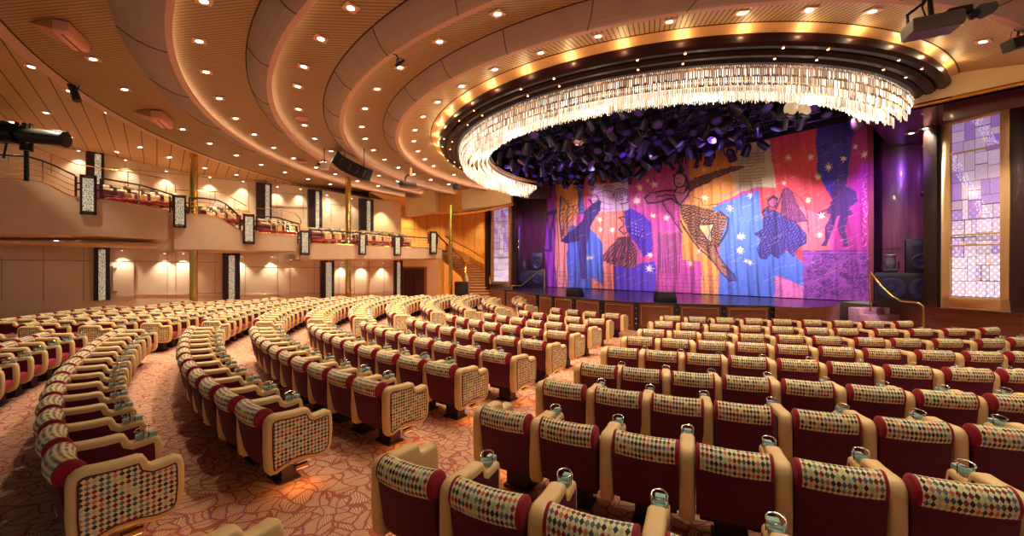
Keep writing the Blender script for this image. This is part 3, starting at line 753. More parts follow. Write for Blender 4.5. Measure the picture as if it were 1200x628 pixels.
hatch(PG(a1, (365, 215), (395, 203), (457, 235), (490, 270), (490, 400), (450, 420), (400, 330), (372, 300)), .7, 3.4, .3, (50, 16, 140), .9, 4)
hatch(PG(a1, (84, 150), (125, 165), (160, 230), (120, 290), (84, 345)), .6, 3.0, .35, (96, 50, 60), .9, 5)
# leaping dancer
ARM = PG(a2, (205, 150), (225, 132), (262, 122), (300, 108), (345, 96), (380, 84), (432, 84), (405, 98), (372, 104), (340, 122), (318, 128), (280, 150), (240, 168), (215, 182))
paint(inside(ARM), (196, 112, 74)); hatch(ARM, 1.0, 1.6, .62, (52, 26, 50), 1, 3); hatch(ARM, 2.2, 2.3, .35, (44, 20, 44), 1, 3); stroke(ARM+ARM[:1], .9, DK2)
BODY = PG(a2, (160, 165), (200, 160), (215, 200), (196, 232), (170, 232), (150, 200))
paint(inside(BODY), (206, 110, 160)); stroke(PG(a2, (168, 165), (150, 190), (160, 215), (176, 238)), 1.9, DK2); stroke(PG(a2, (196, 160), (212, 175), (205, 200), (180, 235)), 1.7, DK2); stroke(PG(a2, (160, 185), (190, 192), (200, 180)), 1.2, DK2)
HEADP = [a2(175+25*math.cos(t), 138+28*math.sin(t)) for t in np.linspace(0, 2*PI, 14)]
paint(inside(HEADP), (214, 120, 160)); stroke(HEADP, 1.9, DK2); stroke(PG(a2, (148, 120), (175, 104), (202, 122), (208, 160), (200, 180)), 2.4, DK2); stroke(PG(a2, (163, 132), (172, 130)), 1.0, DK2); stroke(PG(a2, (166, 150), (178, 152)), 1.2, DK2)
LARM = PG(a2, (160, 178), (110, 180), (60, 188), (36, 208), (48, 230), (95, 224), (140, 210), (165, 230))
stroke(LARM, 2.2, DK2); stroke(PG(a2, (80, 205), (125, 196), (150, 200)), 1.6, DK2); hatch(PG(a2, (40, 205), (60, 192), (100, 186), (90, 220), (50, 228)), .6, 2.2, .3, DK2)
stroke(PG(a2, (105, 225), (128, 262), (152, 300), (186, 345)), 1.7, DK2); stroke(PG(a2, (112, 222), (140, 268), (175, 318)), .8, DK2)
SK = PG(a2, (175, 232), (235, 238), (290, 252), (335, 265), (362, 288), (358, 320), (345, 350), (338, 385), (325, 400), (330, 440), (310, 450), (270, 415), (235, 380), (205, 335), (190, 290))
paint(inside(SK), (206, 128, 78)); hatch(SK, 1.15, 2.6, .55, (58, 32, 44), 1, 5); hatch(SK, 1.9, 4.1, .3, (44, 22, 34), 1, 5)
paint(inside(PG(a2, (250, 318), (312, 312), (300, 345), (303, 385), (280, 372))), (240, 196, 136)); stroke(PG(a2, (250, 318), (312, 312), (300, 345), (303, 385), (280, 372), (250, 318)), 1.2, DK2); stroke(PG(a2, (285, 320), (296, 345), (288, 372)), 1.4, (90, 120, 190))
LEG = PG(a2, (285, 395), (318, 400), (335, 445), (352, 475), (392, 515), (392, 536), (372, 536), (345, 512), (318, 474), (292, 440))
paint(inside(LEG), (204, 134, 86)); hatch(LEG, .9, 2.0, .5, (56, 30, 40), 1, 4); stroke(LEG+LEG[:1], 1.5, DK2); paint(inside(PG(a2, (350, 492), (394, 514), (396, 538), (374, 538))), (60, 70, 140)); stroke(PG(a2, (345, 480), (392, 512), (398, 536), (372, 540), (346, 512)), 1.6, DK2)
stroke(PG(a2, (335, 262), (366, 290), (360, 340), (330, 400)), 2.2, DK2); stroke(PG(a2, (180, 300), (205, 350), (250, 405), (300, 455)), 1.8, DK2); stroke(PG(a2, (230, 205), (262, 215), (268, 238), (330, 232)), 1.0, (90, 60, 90))
for k in range(9): stroke(PG(a2, (300+9*k, 222-4*k), (420+2*k, 176-3*k)), .6, (214, 120, 150), .6)
# blue dancer
GN = PG(a3, (85, 330), (100, 318), (130, 330), (170, 345), (222, 400), (222, 430), (195, 445), (180, 475), (160, 452), (130, 480), (105, 462), (90, 484), (72, 478), (62, 450), (80, 420), (55, 400), (84, 385))
paint(inside(GN), (86, 76, 196)); hatch(GN, .5, 3.2, .55, (32, 20, 92), 1, 6); hatch(GN, -.4, 5.0, .35, (40, 24, 110), 1, 6); stroke(GN+GN[:1], 1.0, (30, 16, 84))
SH = PG(a3, (140, 335), (146, 258), (160, 250), (175, 262), (190, 300), (215, 340), (225, 358), (190, 362), (160, 352))
paint(inside(SH), (150, 52, 120)); hatch(SH, .12, 2.2, .5, (46, 12, 66), 1, 4); stroke(SH+SH[:1], 1.1, (46, 12, 66))
HD = [a3(112+15*math.cos(t), 296+18*math.sin(t)) for t in np.linspace(0, 2*PI, 12)]
paint(inside(HD), (180, 80, 130)); stroke(HD, 1.6, (40, 10, 56)); stroke(PG(a3, (98, 290), (112, 278), (128, 286)), 3.0, (40, 10, 56)); stroke(PG(a3, (125, 318), (143, 270)), 2.0, (46, 14, 66)); stroke(PG(a3, (98, 312), (80, 330), (90, 350)), 2.2, (46, 14, 66))
stroke(PG(a3, (180, 265), (205, 285), (225, 325), (232, 400)), 1.3, (60, 14, 70))
# lute player
for pg in (((316, 215), (330, 206), (352, 208), (358, 235), (340, 247), (320, 238)), ((306, 258), (325, 244), (345, 240), (385, 262), (390, 292), (372, 305), (350, 320), (305, 300)), ((300, 292), (350, 300), (376, 335), (345, 345), (315, 340), (286, 332)), ((300, 333), (326, 340), (314, 380), (298, 425), (290, 442), (268, 442), (286, 420), (284, 380)), ((334, 338), (358, 343), (352, 390), (360, 428), (360, 442), (342, 442), (344, 422), (328, 385))):
    P_ = PG(a3, *pg); paint(inside(P_), (46, 12, 92)); hatch(P_, .9, 2.4, .3, (96, 40, 150), .7, 4)
stroke(PG(a3, (305, 316), (262, 332)), 2.0, (46, 12, 92)); stroke(PG(a3, (330, 250), (315, 285)), 4, (46, 12, 92)); stroke(PG(a3, (300, 372), (318, 378)), .8, (190, 60, 130)); stroke(PG(a3, (296, 392), (312, 396)), .8, (190, 60, 130))
# column drawing at the far right edge
for k in range(30): stroke([a3(405+rngs.rand()*18, 205+k*8), a3(405+rngs.rand()*18, 210+k*8)], .9, (230, 190, 220), .7)
# stars
stars = [a2(*p) for p in [(270, 95), (275, 208), (375, 250), (415, 360), (415, 415), (15, 165), (50, 140), (75, 155), (5, 218), (70, 280), (122, 288), (250, 420), (220, 470), (55, 435), (55, 490), (440, 460)]]+[a3(*p) for p in [(163, 150), (238, 150), (295, 182), (345, 155), (383, 115), (412, 140), (262, 215), (150, 235), (228, 290), (40, 275), (10, 410), (40, 495), (268, 405), (270, 340), (8, 455)]]+[a1(*p) for p in [(262, 298), (312, 300), (255, 252), (435, 115), (420, 172), (215, 425)]]
for i, (x, y) in enumerate(stars):
    r = 3.0+1.6*rngs.rand(); ph = rngs.rand()
    col = (250, 226, 214) if i % 3 else (240, 226, 170)
    n = 6 if i % 2 else 8
    poly = []
    for k in range(2*n):
        rr = r*1.25 if k % 2 == 0 else r*.42
        poly.append((x+rr*math.cos(ph+k*PI/n), y+rr*math.sin(ph+k*PI/n)))
    m_ = inside(poly); paint(m_, col)
# brick and scroll drawing along the hem
for y in np.arange(320, 352, 4.6): stroke([(654, y-2), (760, y+1), (842, y+3)], .55, (110, 60, 130), .75)
for i, x in enumerate(np.arange(656, 842, 7.5)):
    for j in range(6): stroke([(x+(j % 2)*3.7, 320+j*4.6), (x+(j % 2)*3.7, 324+j*4.6)], .5, (110, 60, 130), .7)
for k in range(150):
    x = rngs.uniform(943, 1018); y = rngs.uniform(298, 347); r = rngs.uniform(2, 5)
    stroke([(x+r*(1-t/7)*math.cos(t), y+r*(1-t/7)*math.sin(t)) for t in np.linspace(0, 6, 10)], .9, (64, 14, 104), .85)
stroke([(941, 293.5), (1016, 293.5)], 1.2, (74, 20, 104)); stroke([(941, 297), (1016, 297)], .8, (74, 20, 104))
for k in range(30):
    x = rngs.uniform(845, 945); y = rngs.uniform(318, 346); r = rngs.uniform(2, 4)
    stroke([(x+r*math.cos(t), y+r*math.sin(t)) for t in np.linspace(0, 5, 8)], .6, (70, 60, 170), .6)
for k in range(420):      # dry brush hatching all over
    x = rngs.uniform(650, 1010); y = rngs.uniform(170, 335); L = rngs.uniform(5, 16)
    stroke([(x, y), (x+L, y-L*.45)], .5, (255, 225, 235) if k % 2 else (80, 24, 90), .22)
IMG = IMG*.96+np.array(rgb(232, 196, 228))*.04
IMG *= (1+(smooth_noise(280, 110, 9)-.5)*.14)[..., None]
depth = .05*np.sin(SS*7.3+.5*np.sin(ZZ*.9))*(1-.4*(ZZ-Z0)/(Z1-Z0))+.035*np.sin(SS*15.1+1.3*np.sin(ZZ*1.3+SS))+.012*np.sin(SS*31+ZZ*2)
VX = XX+.75*depth; VY = YY+.66*depth
me = bpy.data.meshes.new('painted_curtain'); nv = ns_*nz_
vv = np.stack([VX, VY, ZZ], -1).reshape(-1, 3)
idx = np.arange(nv).reshape(nz_, ns_)
fa = np.stack([idx[:-1, :-1], idx[:-1, 1:], idx[1:, 1:], idx[1:, :-1]], -1).reshape(-1, 4)
me.vertices.add(nv); me.vertices.foreach_set('co', vv.ravel()); me.loops.add(fa.size); me.polygons.add(len(fa))
me.polygons.foreach_set('loop_start', np.arange(len(fa))*4); me.loops.foreach_set('vertex_index', fa.ravel()); me.update(calc_edges=True)
me.polygons.foreach_set('use_smooth', [True]*len(fa))
ca = me.color_attributes.new('paint', 'FLOAT_COLOR', 'POINT')
ca.data.foreach_set('color', np.concatenate([IMG.reshape(-1, 3), np.ones((nv, 1))], 1).ravel())
q = NT('painted_cloth', .8); at = q.n('Attribute', attribute_name='paint'); q.l(at.outputs['Color'], q.b.inputs['Base Color']); q.b.inputs['Sheen Weight'].default_value = .1
me.materials.append(q.m)
tag(link('painted_curtain', me), 'large painted patchwork stage curtain with dancers, stars and a parchment', 'curtain')
# black side masking and rear of stage house
b = M()
p0 = curt_pt(560, 300, -1.2); p1 = curt_pt(1060, 300, -1.2); b.quad((p0.x, p0.y, STZ), (p1.x, p1.y, STZ), (p1.x, p1.y, 8.3), (p0.x, p0.y, 8.3)); struct('wall_stage', b, MATS['dark_void'])

# ------------------------------------------------------------------ glass panels either side of the stage
def glass_panel(A, Bp, z0, z1, label, seed, mid):
    A, Bp = Vector(A), Vector(Bp); w = (Bp-A).length; h = z1-z0; rz = math.atan2(Bp.y-A.y, Bp.x-A.x)
    root = empty('glass_panel', (A.x, A.y, z0), label, 'stained glass panel', 'backlit glass panels beside the stage', rz)
    fw = .19 if w > 1.3 else .14
    fr = M()
    for x in (fw/2, w-fw/2): fr.box((x, 0, h/2), (fw, .16, h))
    fr.box((w/2, 0, fw*.9), (w, .16, fw*1.8)); fr.box((w/2, 0, h-fw*.6), (w, .16, fw*1.2)); fr.build('frame', mat('gilt_frame', rgb(206, 164, 118), .4, .2), root, bevel=.02)
    nx, nz = 110, 380; gw, gh = w-2*fw, h-fw*3
    rs = np.random.RandomState(seed)
    X, Z = np.meshgrid(np.linspace(0, 1, nx), np.linspace(0, 1, nz))
    base = np.zeros((nz, nx, 3)); base[:] = rgb(206, 168, 226)
    # recursive rectangles of glass
    cells = [(0, 1, 0, 1)]
    for _ in range(58):
        i = max(range(len(cells)), key=lambda k: (cells[k][1]-cells[k][0])*1.0*(cells[k][3]-cells[k][2])*4*(.5+rs.rand()))
        x0, x1, y0, y1 = cells.pop(i)
        if (x1-x0) > (y1-y0)*3.2*(.6+.8*rs.rand()): m_ = x0+(x1-x0)*(.35+.3*rs.rand()); cells += [(x0, m_, y0, y1), (m_, x1, y0, y1)]
        else: m_ = y0+(y1-y0)*(.35+.3*rs.rand()); cells += [(x0, x1, y0, m_), (x0, x1, m_, y1)]
    pal = [rgb(196, 172, 214), rgb(170, 130, 206), rgb(216, 196, 220), rgb(178, 156, 180), rgb(160, 116, 206), rgb(200, 178, 196), rgb(206, 188, 214)]
    lead = np.zeros((nz, nx), bool)
    for (x0, x1, y0, y1) in cells:
        m_ = (X >= x0) & (X <= x1) & (Z >= y0) & (Z <= y1)
        k = rs.randint(len(pal)); c_ = np.array(pal[k])
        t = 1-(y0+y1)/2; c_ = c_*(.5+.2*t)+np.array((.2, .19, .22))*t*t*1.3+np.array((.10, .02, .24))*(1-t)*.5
        base[m_] = c_
        tx = .010; tz = .0034
        lead |= m_ & ((X-x0 < tx) | (Z-y0 < tz))
    # diagonal sweeping band of beaded glass
    band = (np.abs(X-(.85-.9*((Z*2.2+.15) % 1.0))) < .11)
    base[band] = base[band]*.75+np.array(rgb(150, 110, 214))*.3
    spk = rs.rand(nz, nx) > .86
    base[band & spk] = (1, 1, 1)
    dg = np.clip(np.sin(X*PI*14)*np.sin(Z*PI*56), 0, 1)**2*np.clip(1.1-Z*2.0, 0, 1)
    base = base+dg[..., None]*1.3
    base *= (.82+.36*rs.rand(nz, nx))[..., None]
    edge_ = lead
    base[edge_] = rgb(70, 50, 60)
    for (sx, sz) in [(.68, .88), (.3, .62), (.6, .46), (.25, .3), (.8, .2), (.55, .1)]:
        for k in range(5):
            pass
        dx = (X-sx)*gw; dz = (Z-sz)*gh; rr = np.hypot(dx, dz); an = np.arctan2(dz, dx)
        base[rr < .035+.028*np.cos(5*an-PI/2)] = rgb(226, 170, 110)
    gm = bpy.data.meshes.new('glass'); n_ = nx*nz; V = np.stack([fw+X*gw, np.zeros_like(X), fw*1.8+Z*gh], -1).reshape(-1, 3)
    idx = np.arange(n_).reshape(nz, nx); fa = np.stack([idx[:-1, :-1], idx[:-1, 1:], idx[1:, 1:], idx[1:, :-1]], -1).reshape(-1, 4)
    gm.vertices.add(n_); gm.vertices.foreach_set('co', V.ravel()); gm.loops.add(fa.size); gm.polygons.add(len(fa))
    gm.polygons.foreach_set('loop_start', np.arange(len(fa))*4); gm.loops.foreach_set('vertex_index', fa.ravel()); gm.update(calc_edges=True)
    ca = gm.color_attributes.new('paint', 'FLOAT_COLOR', 'POINT'); ca.data.foreach_set('color', np.concatenate([base.reshape(-1, 3), np.ones((n_, 1))], 1).ravel())
    if 'stained_glass' not in MATS:
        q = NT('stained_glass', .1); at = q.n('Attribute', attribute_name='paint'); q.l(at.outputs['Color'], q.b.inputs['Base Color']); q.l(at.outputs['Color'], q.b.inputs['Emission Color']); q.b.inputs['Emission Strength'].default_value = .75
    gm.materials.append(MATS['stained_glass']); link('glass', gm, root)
    for t in mid:
        mb = M(); mb.box((w/2, -.05, h*t), (w-.1, .05, .05)); mb.build('crossbar', MATS['gilt_frame'], root, bevel=.008, seg=1)
    return root
wa = at_z(1105, 359.2, STZ+.02); dw = Vector((.348, -.937, 0))
# far end of the right panel where the sight line at 1185 crosses it
r = (1185-CX)/F; t = (r*wa.y-wa.x)/(dw.x-r*dw.y); wb = wa+dw*t
ztop = EYE+(HY-140)/F*wa.y
glass_panel((wa.x, wa.y), (wb.x, wb.y), STZ+.02, ztop, 'tall backlit lilac stained glass panel in gilt frame, right of the stage', 3, (.805, .38, .325))
la = at_z(576, 337, STZ+.02); lb_ = at_z(600, 338.2, STZ+.02)
la = Vector((-25.0*.0517, 25.9, 0)); lb_ = Vector((-.02, 25.0, 0))
glass_panel((la.x, la.y), (lb_.x, lb_.y), STZ+.02, EYE+(HY-233)/F*25.6, 'tall narrow backlit lilac stained glass panel beside the curved staircase', 8, (.74, .43, .34))
# dark jambs around the panels
def jamb(p, z1, w, lb, rz, mt=DARKW, z0=STZ):
    b = M(); b.box((p.x, p.y, (z0+z1)/2), (w, .3, z1-z0), rz); tag(b.build('jamb', mt, bevel=.03), lb, 'column')
rzr = math.atan2(dw.y, dw.x)
jamb(wa-dw*.2+Vector((0, .05, 0)), zb, .34, 'dark wood jamb left of the large glass panel', rzr)
jamb(wb+dw*.16, zb, .26, 'dark wood jamb right of the large glass panel', rzr)
b = M(); pz = wb+dw*.35; b.quad((pz.x, pz.y, 0), (pz.x+.9, pz.y-2.0, 0), (pz.x+.9, pz.y-2.0, zb), (pz.x, pz.y, zb)); struct('wall_right', b, FASC)
jamb(Vector((la.x-.22, la.y+.1, 0)), 6.2, .28, 'dark wood jamb left of the narrow glass panel', math.atan2(-.9, 1.27), z0=.5)
jamb(Vector((lb_.x+.22, lb_.y-.15, 0)), 6.2, .28, 'dark wood jamb right of the narrow glass panel', math.atan2(-.9, 1.27))
b = M(); b.box((la.x/2, 25.3, 6.15), (2.1, .35, .28), math.atan2(-.9, 1.27)); struct('trim_27', b, DARKW)
# head panels above windows
b = M(); b.box(((wa.x+wb.x)/2, (wa.y+wb.y)/2, (ztop+zb)/2), ((wb-wa).length, .2, zb-ztop+.02), rzr); struct('trim_28', b, DARKW)
# cherry wood walls
def curved_wall(P, z0, z1, m, n=14):
    b = M(); b.strip([Vector((p[0], p[1], z0)) for p in P], [Vector((p[0], p[1], z1)) for p in P]); struct('wall_wing', b, m)
q0 = at_line(1026, 300, (12.6, 14.6), (.66, -.75)); 
rw = [at_d(px, 0, D) for px, D in [(1024, 15.4), (1034, 15.0), (1050, 14.7), (1068, 14.4), (1082, 14.3), (1092, 13.6)]]
curved_wall([(p.x, p.y) for p in rw], STZ, zb+.3, PURPW)
lw = [at_d(px, 0, D) for px, D in [(603, 26.6), (612, 27.2), (622, 26.9), (632, 26.4), (641, 26.2)]]
curved_wall([(p.x, p.y) for p in lw], STZ, 7.2, PURPW)
b = M(); b.tube([Vector((p.x*.995, p.y*.995, STZ+1.9)) for p in rw], .012, 4); struct('trim_29', b, DARKW)
# left header over the wing
b = M(); e0 = at_d(572, 246, 25.6); e1 = at_d(645, 246, 25.2); b.box(((e0.x+e1.x)/2, 25.4, 7.2), (e1.x-e0.x, .4, 1.9), -.3); struct('trim_30', b, PLUM)
# ------------------------------------------------------------------ crystal chandelier (half ring)
root = empty('crystal_chandelier', (5.65, 16.83, 6.6), 'huge glowing half ring crystal chandelier hanging over the stage apron', 'chandelier')
def cryst(mb, x, y, z, l, w, a):
    ca, sa = math.cos(a)*w/2, math.sin(a)*w/2
    P = [(x+ca, y+sa), (x-sa, y+ca), (x-ca, y-sa), (x+sa, y-ca)]
    z1 = z-l
    vs = [(px, py, z) for px, py in P]+[(px, py, z1+w*.6) for px, py in P]+[(x, y, z1)]
    fs = [(0, 1, 5, 4), (1, 2, 6, 5), (2, 3, 7, 6), (3, 0, 4, 7), (4, 5, 8), (5, 6, 8), (6, 7, 8), (7, 4, 8), (3, 2, 1, 0)]
    mb.add(vs, fs, smooth=False)
q = NT('lit_crystal', .05)
g = q.n('NewGeometry'); rnd = g.outputs['Random Per Island']
gp = q.n('SeparateXYZ'); q.l(g.outputs['Position'], gp.inputs[0])
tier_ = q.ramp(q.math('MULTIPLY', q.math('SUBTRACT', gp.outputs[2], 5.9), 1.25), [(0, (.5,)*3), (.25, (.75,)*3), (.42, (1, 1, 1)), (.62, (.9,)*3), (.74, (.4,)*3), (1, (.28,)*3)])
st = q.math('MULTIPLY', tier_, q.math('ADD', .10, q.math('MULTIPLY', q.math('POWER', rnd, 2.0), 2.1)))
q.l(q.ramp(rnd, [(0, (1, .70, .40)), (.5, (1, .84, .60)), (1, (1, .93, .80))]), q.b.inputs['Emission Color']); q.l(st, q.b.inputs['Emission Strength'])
q.b.inputs['Base Color'].default_value = (.8, .78, .7, 1)
CRYS = q.m
fringe = M(); solo = []
tiers = [(7.74, 6.64, .15, 'a'), (7.72, 6.47, .16, 'b'), (7.66, 6.31, .17, 'b2'), (7.60, 6.16, .18, 'c'), (7.48, 6.2, .2, 'd'), (7.34, 6.10, .24, 'e'), (7.18, 6.2, .22, 'f'), (7.0, 6.26, .22, 'g'), (6.82, 6.34, .22, 'h'), (6.66, 6.42, .22, 'i')]
for (R, z, l, nm) in tiers:
    n = int(PI*R/.050)
    for k in range(n):
        a = math.radians(130.5)+PI*(k+.5)/n; rr = R+random.uniform(-.015, .015)
        x = 5.65+rr*math.cos(a); y = 16.83+rr*math.sin(a); ll = l*random.uniform(.82, 1.15)
        px_ = CX+F*x/y
        if nm == 'c' and len(solo) < 100 and 236 < math.degrees(a) < 310: 
            mb = M(); cryst(mb, x, y, z, ll, .028, a); solo.append(mb)
        else: cryst(fringe, x, y, z, ll, .028, a)
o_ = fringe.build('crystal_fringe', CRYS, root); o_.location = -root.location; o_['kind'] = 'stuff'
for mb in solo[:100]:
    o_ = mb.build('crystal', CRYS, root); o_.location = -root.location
mb = M()
for R, z in [(7.72, 6.62), (7.0, 6.52), (6.6, 6.56)]:
    mb.tube([(5.65+R*math.cos(math.radians(130.5+180*k/90)), 16.83+R*math.sin(math.radians(130.5+180*k/90)), z) for k in range(91)], .03, 6)
o_ = mb.build('ring_frame', BRASS, root); o_.location = -root.location
mb = M(); mb.strip([Vector((5.65+7.75*math.cos(math.radians(130.5+3*k)), 16.83+7.75*math.sin(math.radians(130.5+3*k)), 6.66)) for k in range(61)], [Vector((5.65+6.5*math.cos(math.radians(130.5+3*k)), 16.83+6.5*math.sin(math.radians(130.5+3*k)), 6.62)) for k in range(61)])
o_ = mb.build('mounting_plate', mat('gilt_plate', rgb(120, 78, 40), .35, .5), root); o_.location = -root.location
# light given by the chandelier lamps
for k in range(9):
    a = math.radians(130.5+10+20*k)
    l = bpy.data.lights.new('lamp', 'POINT'); l.energy = 55; l.color = (1, .78, .5); l.shadow_soft_size = .12
    o_ = bpy.data.objects.new('lamp', l); COL.objects.link(o_); o_.parent = root; o_.location = (7.25*math.cos(a), 7.25*math.sin(a), -.72)

# ------------------------------------------------------------------ black ceiling of the stage house and lighting rig
b = M(); vs = [Vector((5.65+7.6*math.cos(math.radians(130.5+4.5*k)), 16.83+7.6*math.sin(math.radians(130.5+4.5*k)), 7.9)) for k in range(41)]
vs += [Vector((17, 13, 7.9)), Vector((8, 30, 7.9))]
b.add(vs, [tuple(range(len(vs)))], smooth=False); 
b.strip([v_ for v_ in vs[:41]], [Vector((v_.x, v_.y, 6.6)) for v_ in vs[:41]]); struct('ceiling', b, MATS['dark_void'])
b = M(); c0 = curt_pt(600, 180, .35); c1 = curt_pt(1035, 180, .35)
b.quad((c0.x, c0.y, 7.1), (c1.x, c1.y, 7.25), (c1.x, c1.y, 8.2), (c0.x, c0.y, 8.2)); tag(b.build('stage_border', BLACK), 'black cloth border hanging above the painted curtain behind the lighting rig', 'curtain')

LB = mat('fixture_body', rgb(34, 28, 52), .35, .4); LBL = mat('fixture_grey', rgb(96, 92, 102), .4, .3)
LNS = mat('violet_lens', rgb(52, 34, 110), .15, emit=.03, ecol=(.32, .12, 1.0)); LNW = mat('lit_lens', (1, 1, 1), .2, emit=8, ecol=(.9, .85, 1))
def fixture(kind, loc):
    root = empty({'m': 'moving_head_light', 'p': 'par_can_light', 's': 'profile_spotlight'}[kind], loc, None, 'stage light')
    mb = M(); mb.tube([(0, 0, 0), (0, 0, -.12)], .03, 6); mb.tube([(.06*math.cos(t), 0, .04+.06*math.sin(t)) for t in np.linspace(-.5, 3.6, 7)], .015, 5); mb.build('clamp', BLACKM, root)
    mb = M(); w = .17
    mb.tube([(-w, 0, -.40), (-w, 0, -.16), (-w*.6, 0, -.12), (w*.6, 0, -.12), (w, 0, -.16), (w, 0, -.40)], .018, 5); mb.build('yoke', BLACKM, root)
    Rm = Matrix.Rotation(math.radians(35), 3, 'X')
    if kind == 'm': prof = [(.06, .20), (.12, .17), (.15, .02), (.14, -.10), (.16, -.20), (.15, -.24)]
    elif kind == 'p': prof = [(.05, .18), (.10, .12), (.13, .04), (.13, -.24)]
    else: prof = [(.11, .20), (.12, .05), (.07, -.02), (.07, -.28), (.09, -.30)]
    mb = M(); mb.lathe(prof, (0, 0, -.38), 12, Rm); body = mb.build('body', LB if kind != 's' else BLACKM, root)
    r_, z_ = prof[-1]; p = Rm @ Vector((0, 0, z_-.002))
    mb = M(); mb.lathe([(r_*.72, 0), (r_*.72, -.01)], (p.x, p.y, p.z-.38), 12, Rm); mb.build('lens', LNS, body)
    if kind == 'm':
        mb = M(); mb.box((0, 0, -.09), (.28, .2, .11)); mb.build('base_box', BLACK, root, bevel=.02)
    else:
        mb = M(); mb.box((.0, .02, 0), (.24, .01, .1), M3=Rm); o_ = mb.build('barn_door', BLACK, root); o_.location = (p.x, p.y-.08, p.z-.34)
    return root
protos = {}
lab = {'m': 'black moving head stage light clamped under the rig above the curtain', 'p': 'black par can stage light clamped under the rig above the curtain', 's': 'slim black profile spotlight clamped under the rig above the curtain'}
grp = {'m': 'moving heads on the stage rig', 'p': 'par cans on the stage rig', 's': 'profile spotlights on the stage rig'}
rr = random.Random(3)
for j, (n_off, zt_) in enumerate([(-5.4, 7.05), (-4.4, 6.95), (-3.4, 6.95), (-2.4, 6.9), (-1.4, 6.85), (-.4, 6.8), (.7, 6.75), (1.8, 6.7)]):
    half = min(math.sqrt(max(6.35**2-n_off**2, 1)) if n_off < 0 else 6.3, 6.3)
    c = Vector((5.65+.76*n_off, 16.83+.65*n_off, zt_+.38)); d = Vector((.65, -.76, 0))
    b = M()
    for dz, dn in ((0, 0), (.28, .0), (.14, .22)):
        o2 = Vector((.76*dn, .65*dn, dz)); b.tube([c-d*half+o2, c+d*half+o2], .03, 6)
    k = 0; s_ = -half
    while s_ < half:
        o2 = Vector((.76*.22, .65*.22, .14))
        b.tube([c+d*s_, c+d*(s_+.25)+Vector((0, 0, .28)), c+d*(s_+.5)], .012, 4); b.tube([c+d*s_, c+d*(s_+.25)+o2, c+d*(s_+.5)], .012, 4); s_ += .5
    tag(b.build('lighting_truss', BLACKM), 'black lattice lighting truss, %s counted from the audience side' % ['first', 'second', 'third', 'fourth', 'fifth', 'sixth', 'seventh', 'eighth'][j], 'truss')
    s_ = -half+.25
    while s_ < (half if n_off < 0 else half-2.6):
        kd = rr.choice('mmpps'); loc = c+d*s_+Vector((0, 0, -.03-rr.random()*.12))
        if kd not in protos: protos[kd] = o_ = fixture(kd, loc)
        else: o_ = copy_tree(protos[kd])
        o_.location = loc; o_.rotation_euler = (rr.uniform(-.25, .25), rr.uniform(-.2, .2), rr.uniform(-PI, PI)); sc1 = rr.uniform(.95, 1.35); o_.scale = (sc1,)*3
        tag(o_, lab[kd], 'stage light', grp[kd])
        s_ += rr.uniform(.5, .72)
# two large grey-topped projector lights, right part of rig
for px, py, lb in [(921, 131, 'left'), (938, 131, 'right')]:
    p = at_d(px, py, 11.6); root = empty('flood_light', p, 'large floodlight with pale oval reflector, %s of the pair under the chandelier' % lb, 'stage light')
    mb = M(); mb.box((0, 0, 0), (.36, .34, .42), .3); mb.build('housing', LB, root, bevel=.05)
    mb = M(); mb.lathe([(.20, 0), (.22, .03), (.16, .07), (.0, .08)], (0, -.22, .06), 16, Matrix.Rotation(2.1, 3, 'X')); mb.build('reflector', mat('pale_reflector', rgb(206, 196, 176), .3), root)
    mb = M(); mb.cyl((0, 0, .2), (0, .05, .75), .03, 6); mb.build('hanger', BLACKM, root)
    mb = M(); mb.cyl((-.02, 0, -.2), (-.05, 0, -.5), .09, 10, .07); mb.build('lower_lamp', LB, root)
p = at_d(1003, 139, 12.6); root = empty('hanging_scanner_light', p, 'grey cylindrical stage light hanging near the right end of the curtain top', 'stage light')
mb = M(); mb.lathe([(.05, .3), (.14, .26), (.17, .1), (.17, -.1), (.12, -.28), (.05, -.32)], (0, 0, 0), 14); mb.build('body', LBL, root)
mb = M(); mb.tube([(0, 0, .3), (0, 0, .9)], .03, 6); mb.build('hanger', BLACKM, root)
p = at_d(678, 163, 17); root = empty('mirror_bowl', p, 'glowing pinkish mirrored half bowl hanging in the lighting rig', 'mirror ball')
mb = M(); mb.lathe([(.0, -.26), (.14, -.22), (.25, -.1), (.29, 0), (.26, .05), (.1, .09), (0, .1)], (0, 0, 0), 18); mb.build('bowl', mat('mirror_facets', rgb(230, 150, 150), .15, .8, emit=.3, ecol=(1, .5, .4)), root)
mb = M(); mb.cyl((0, 0, .1), (0, 0, .8), .02, 6); mb.build('hanger', BLACKM, root)
p = at_d(614, 176, 17.5); root = empty('pan_light', p, 'pale round pan light hanging at the left of the rig', 'stage light')
mb = M(); mb.lathe([(.30, -.12), (.33, -.02), (.28, .08), (.06, .14)], (0, 0, 0), 18); mb.build('bowl', LBL, root)
mb = M(); mb.cyl((0, 0, .1), (0, 0, .9), .02, 6); mb.build('hanger', BLACKM, root)
p = at_d(753, 146, 14); root = empty('coiled_cable', p, 'pale coil of cable hanging in the stage rig left of centre', 'cable')
mb = M()
for k in range(3): mb.tube([(.16*math.cos(t)+.02*k, .03*k, .28*math.sin(t)-.1) for t in np.linspace(0, 2*PI, 18)], .014, 5)
mb.build('loop', LBL, root); mb = M(); mb.cyl((0, 0, .15), (0, 0, .8), .012, 5); mb.build('hanger', BLACKM, root)
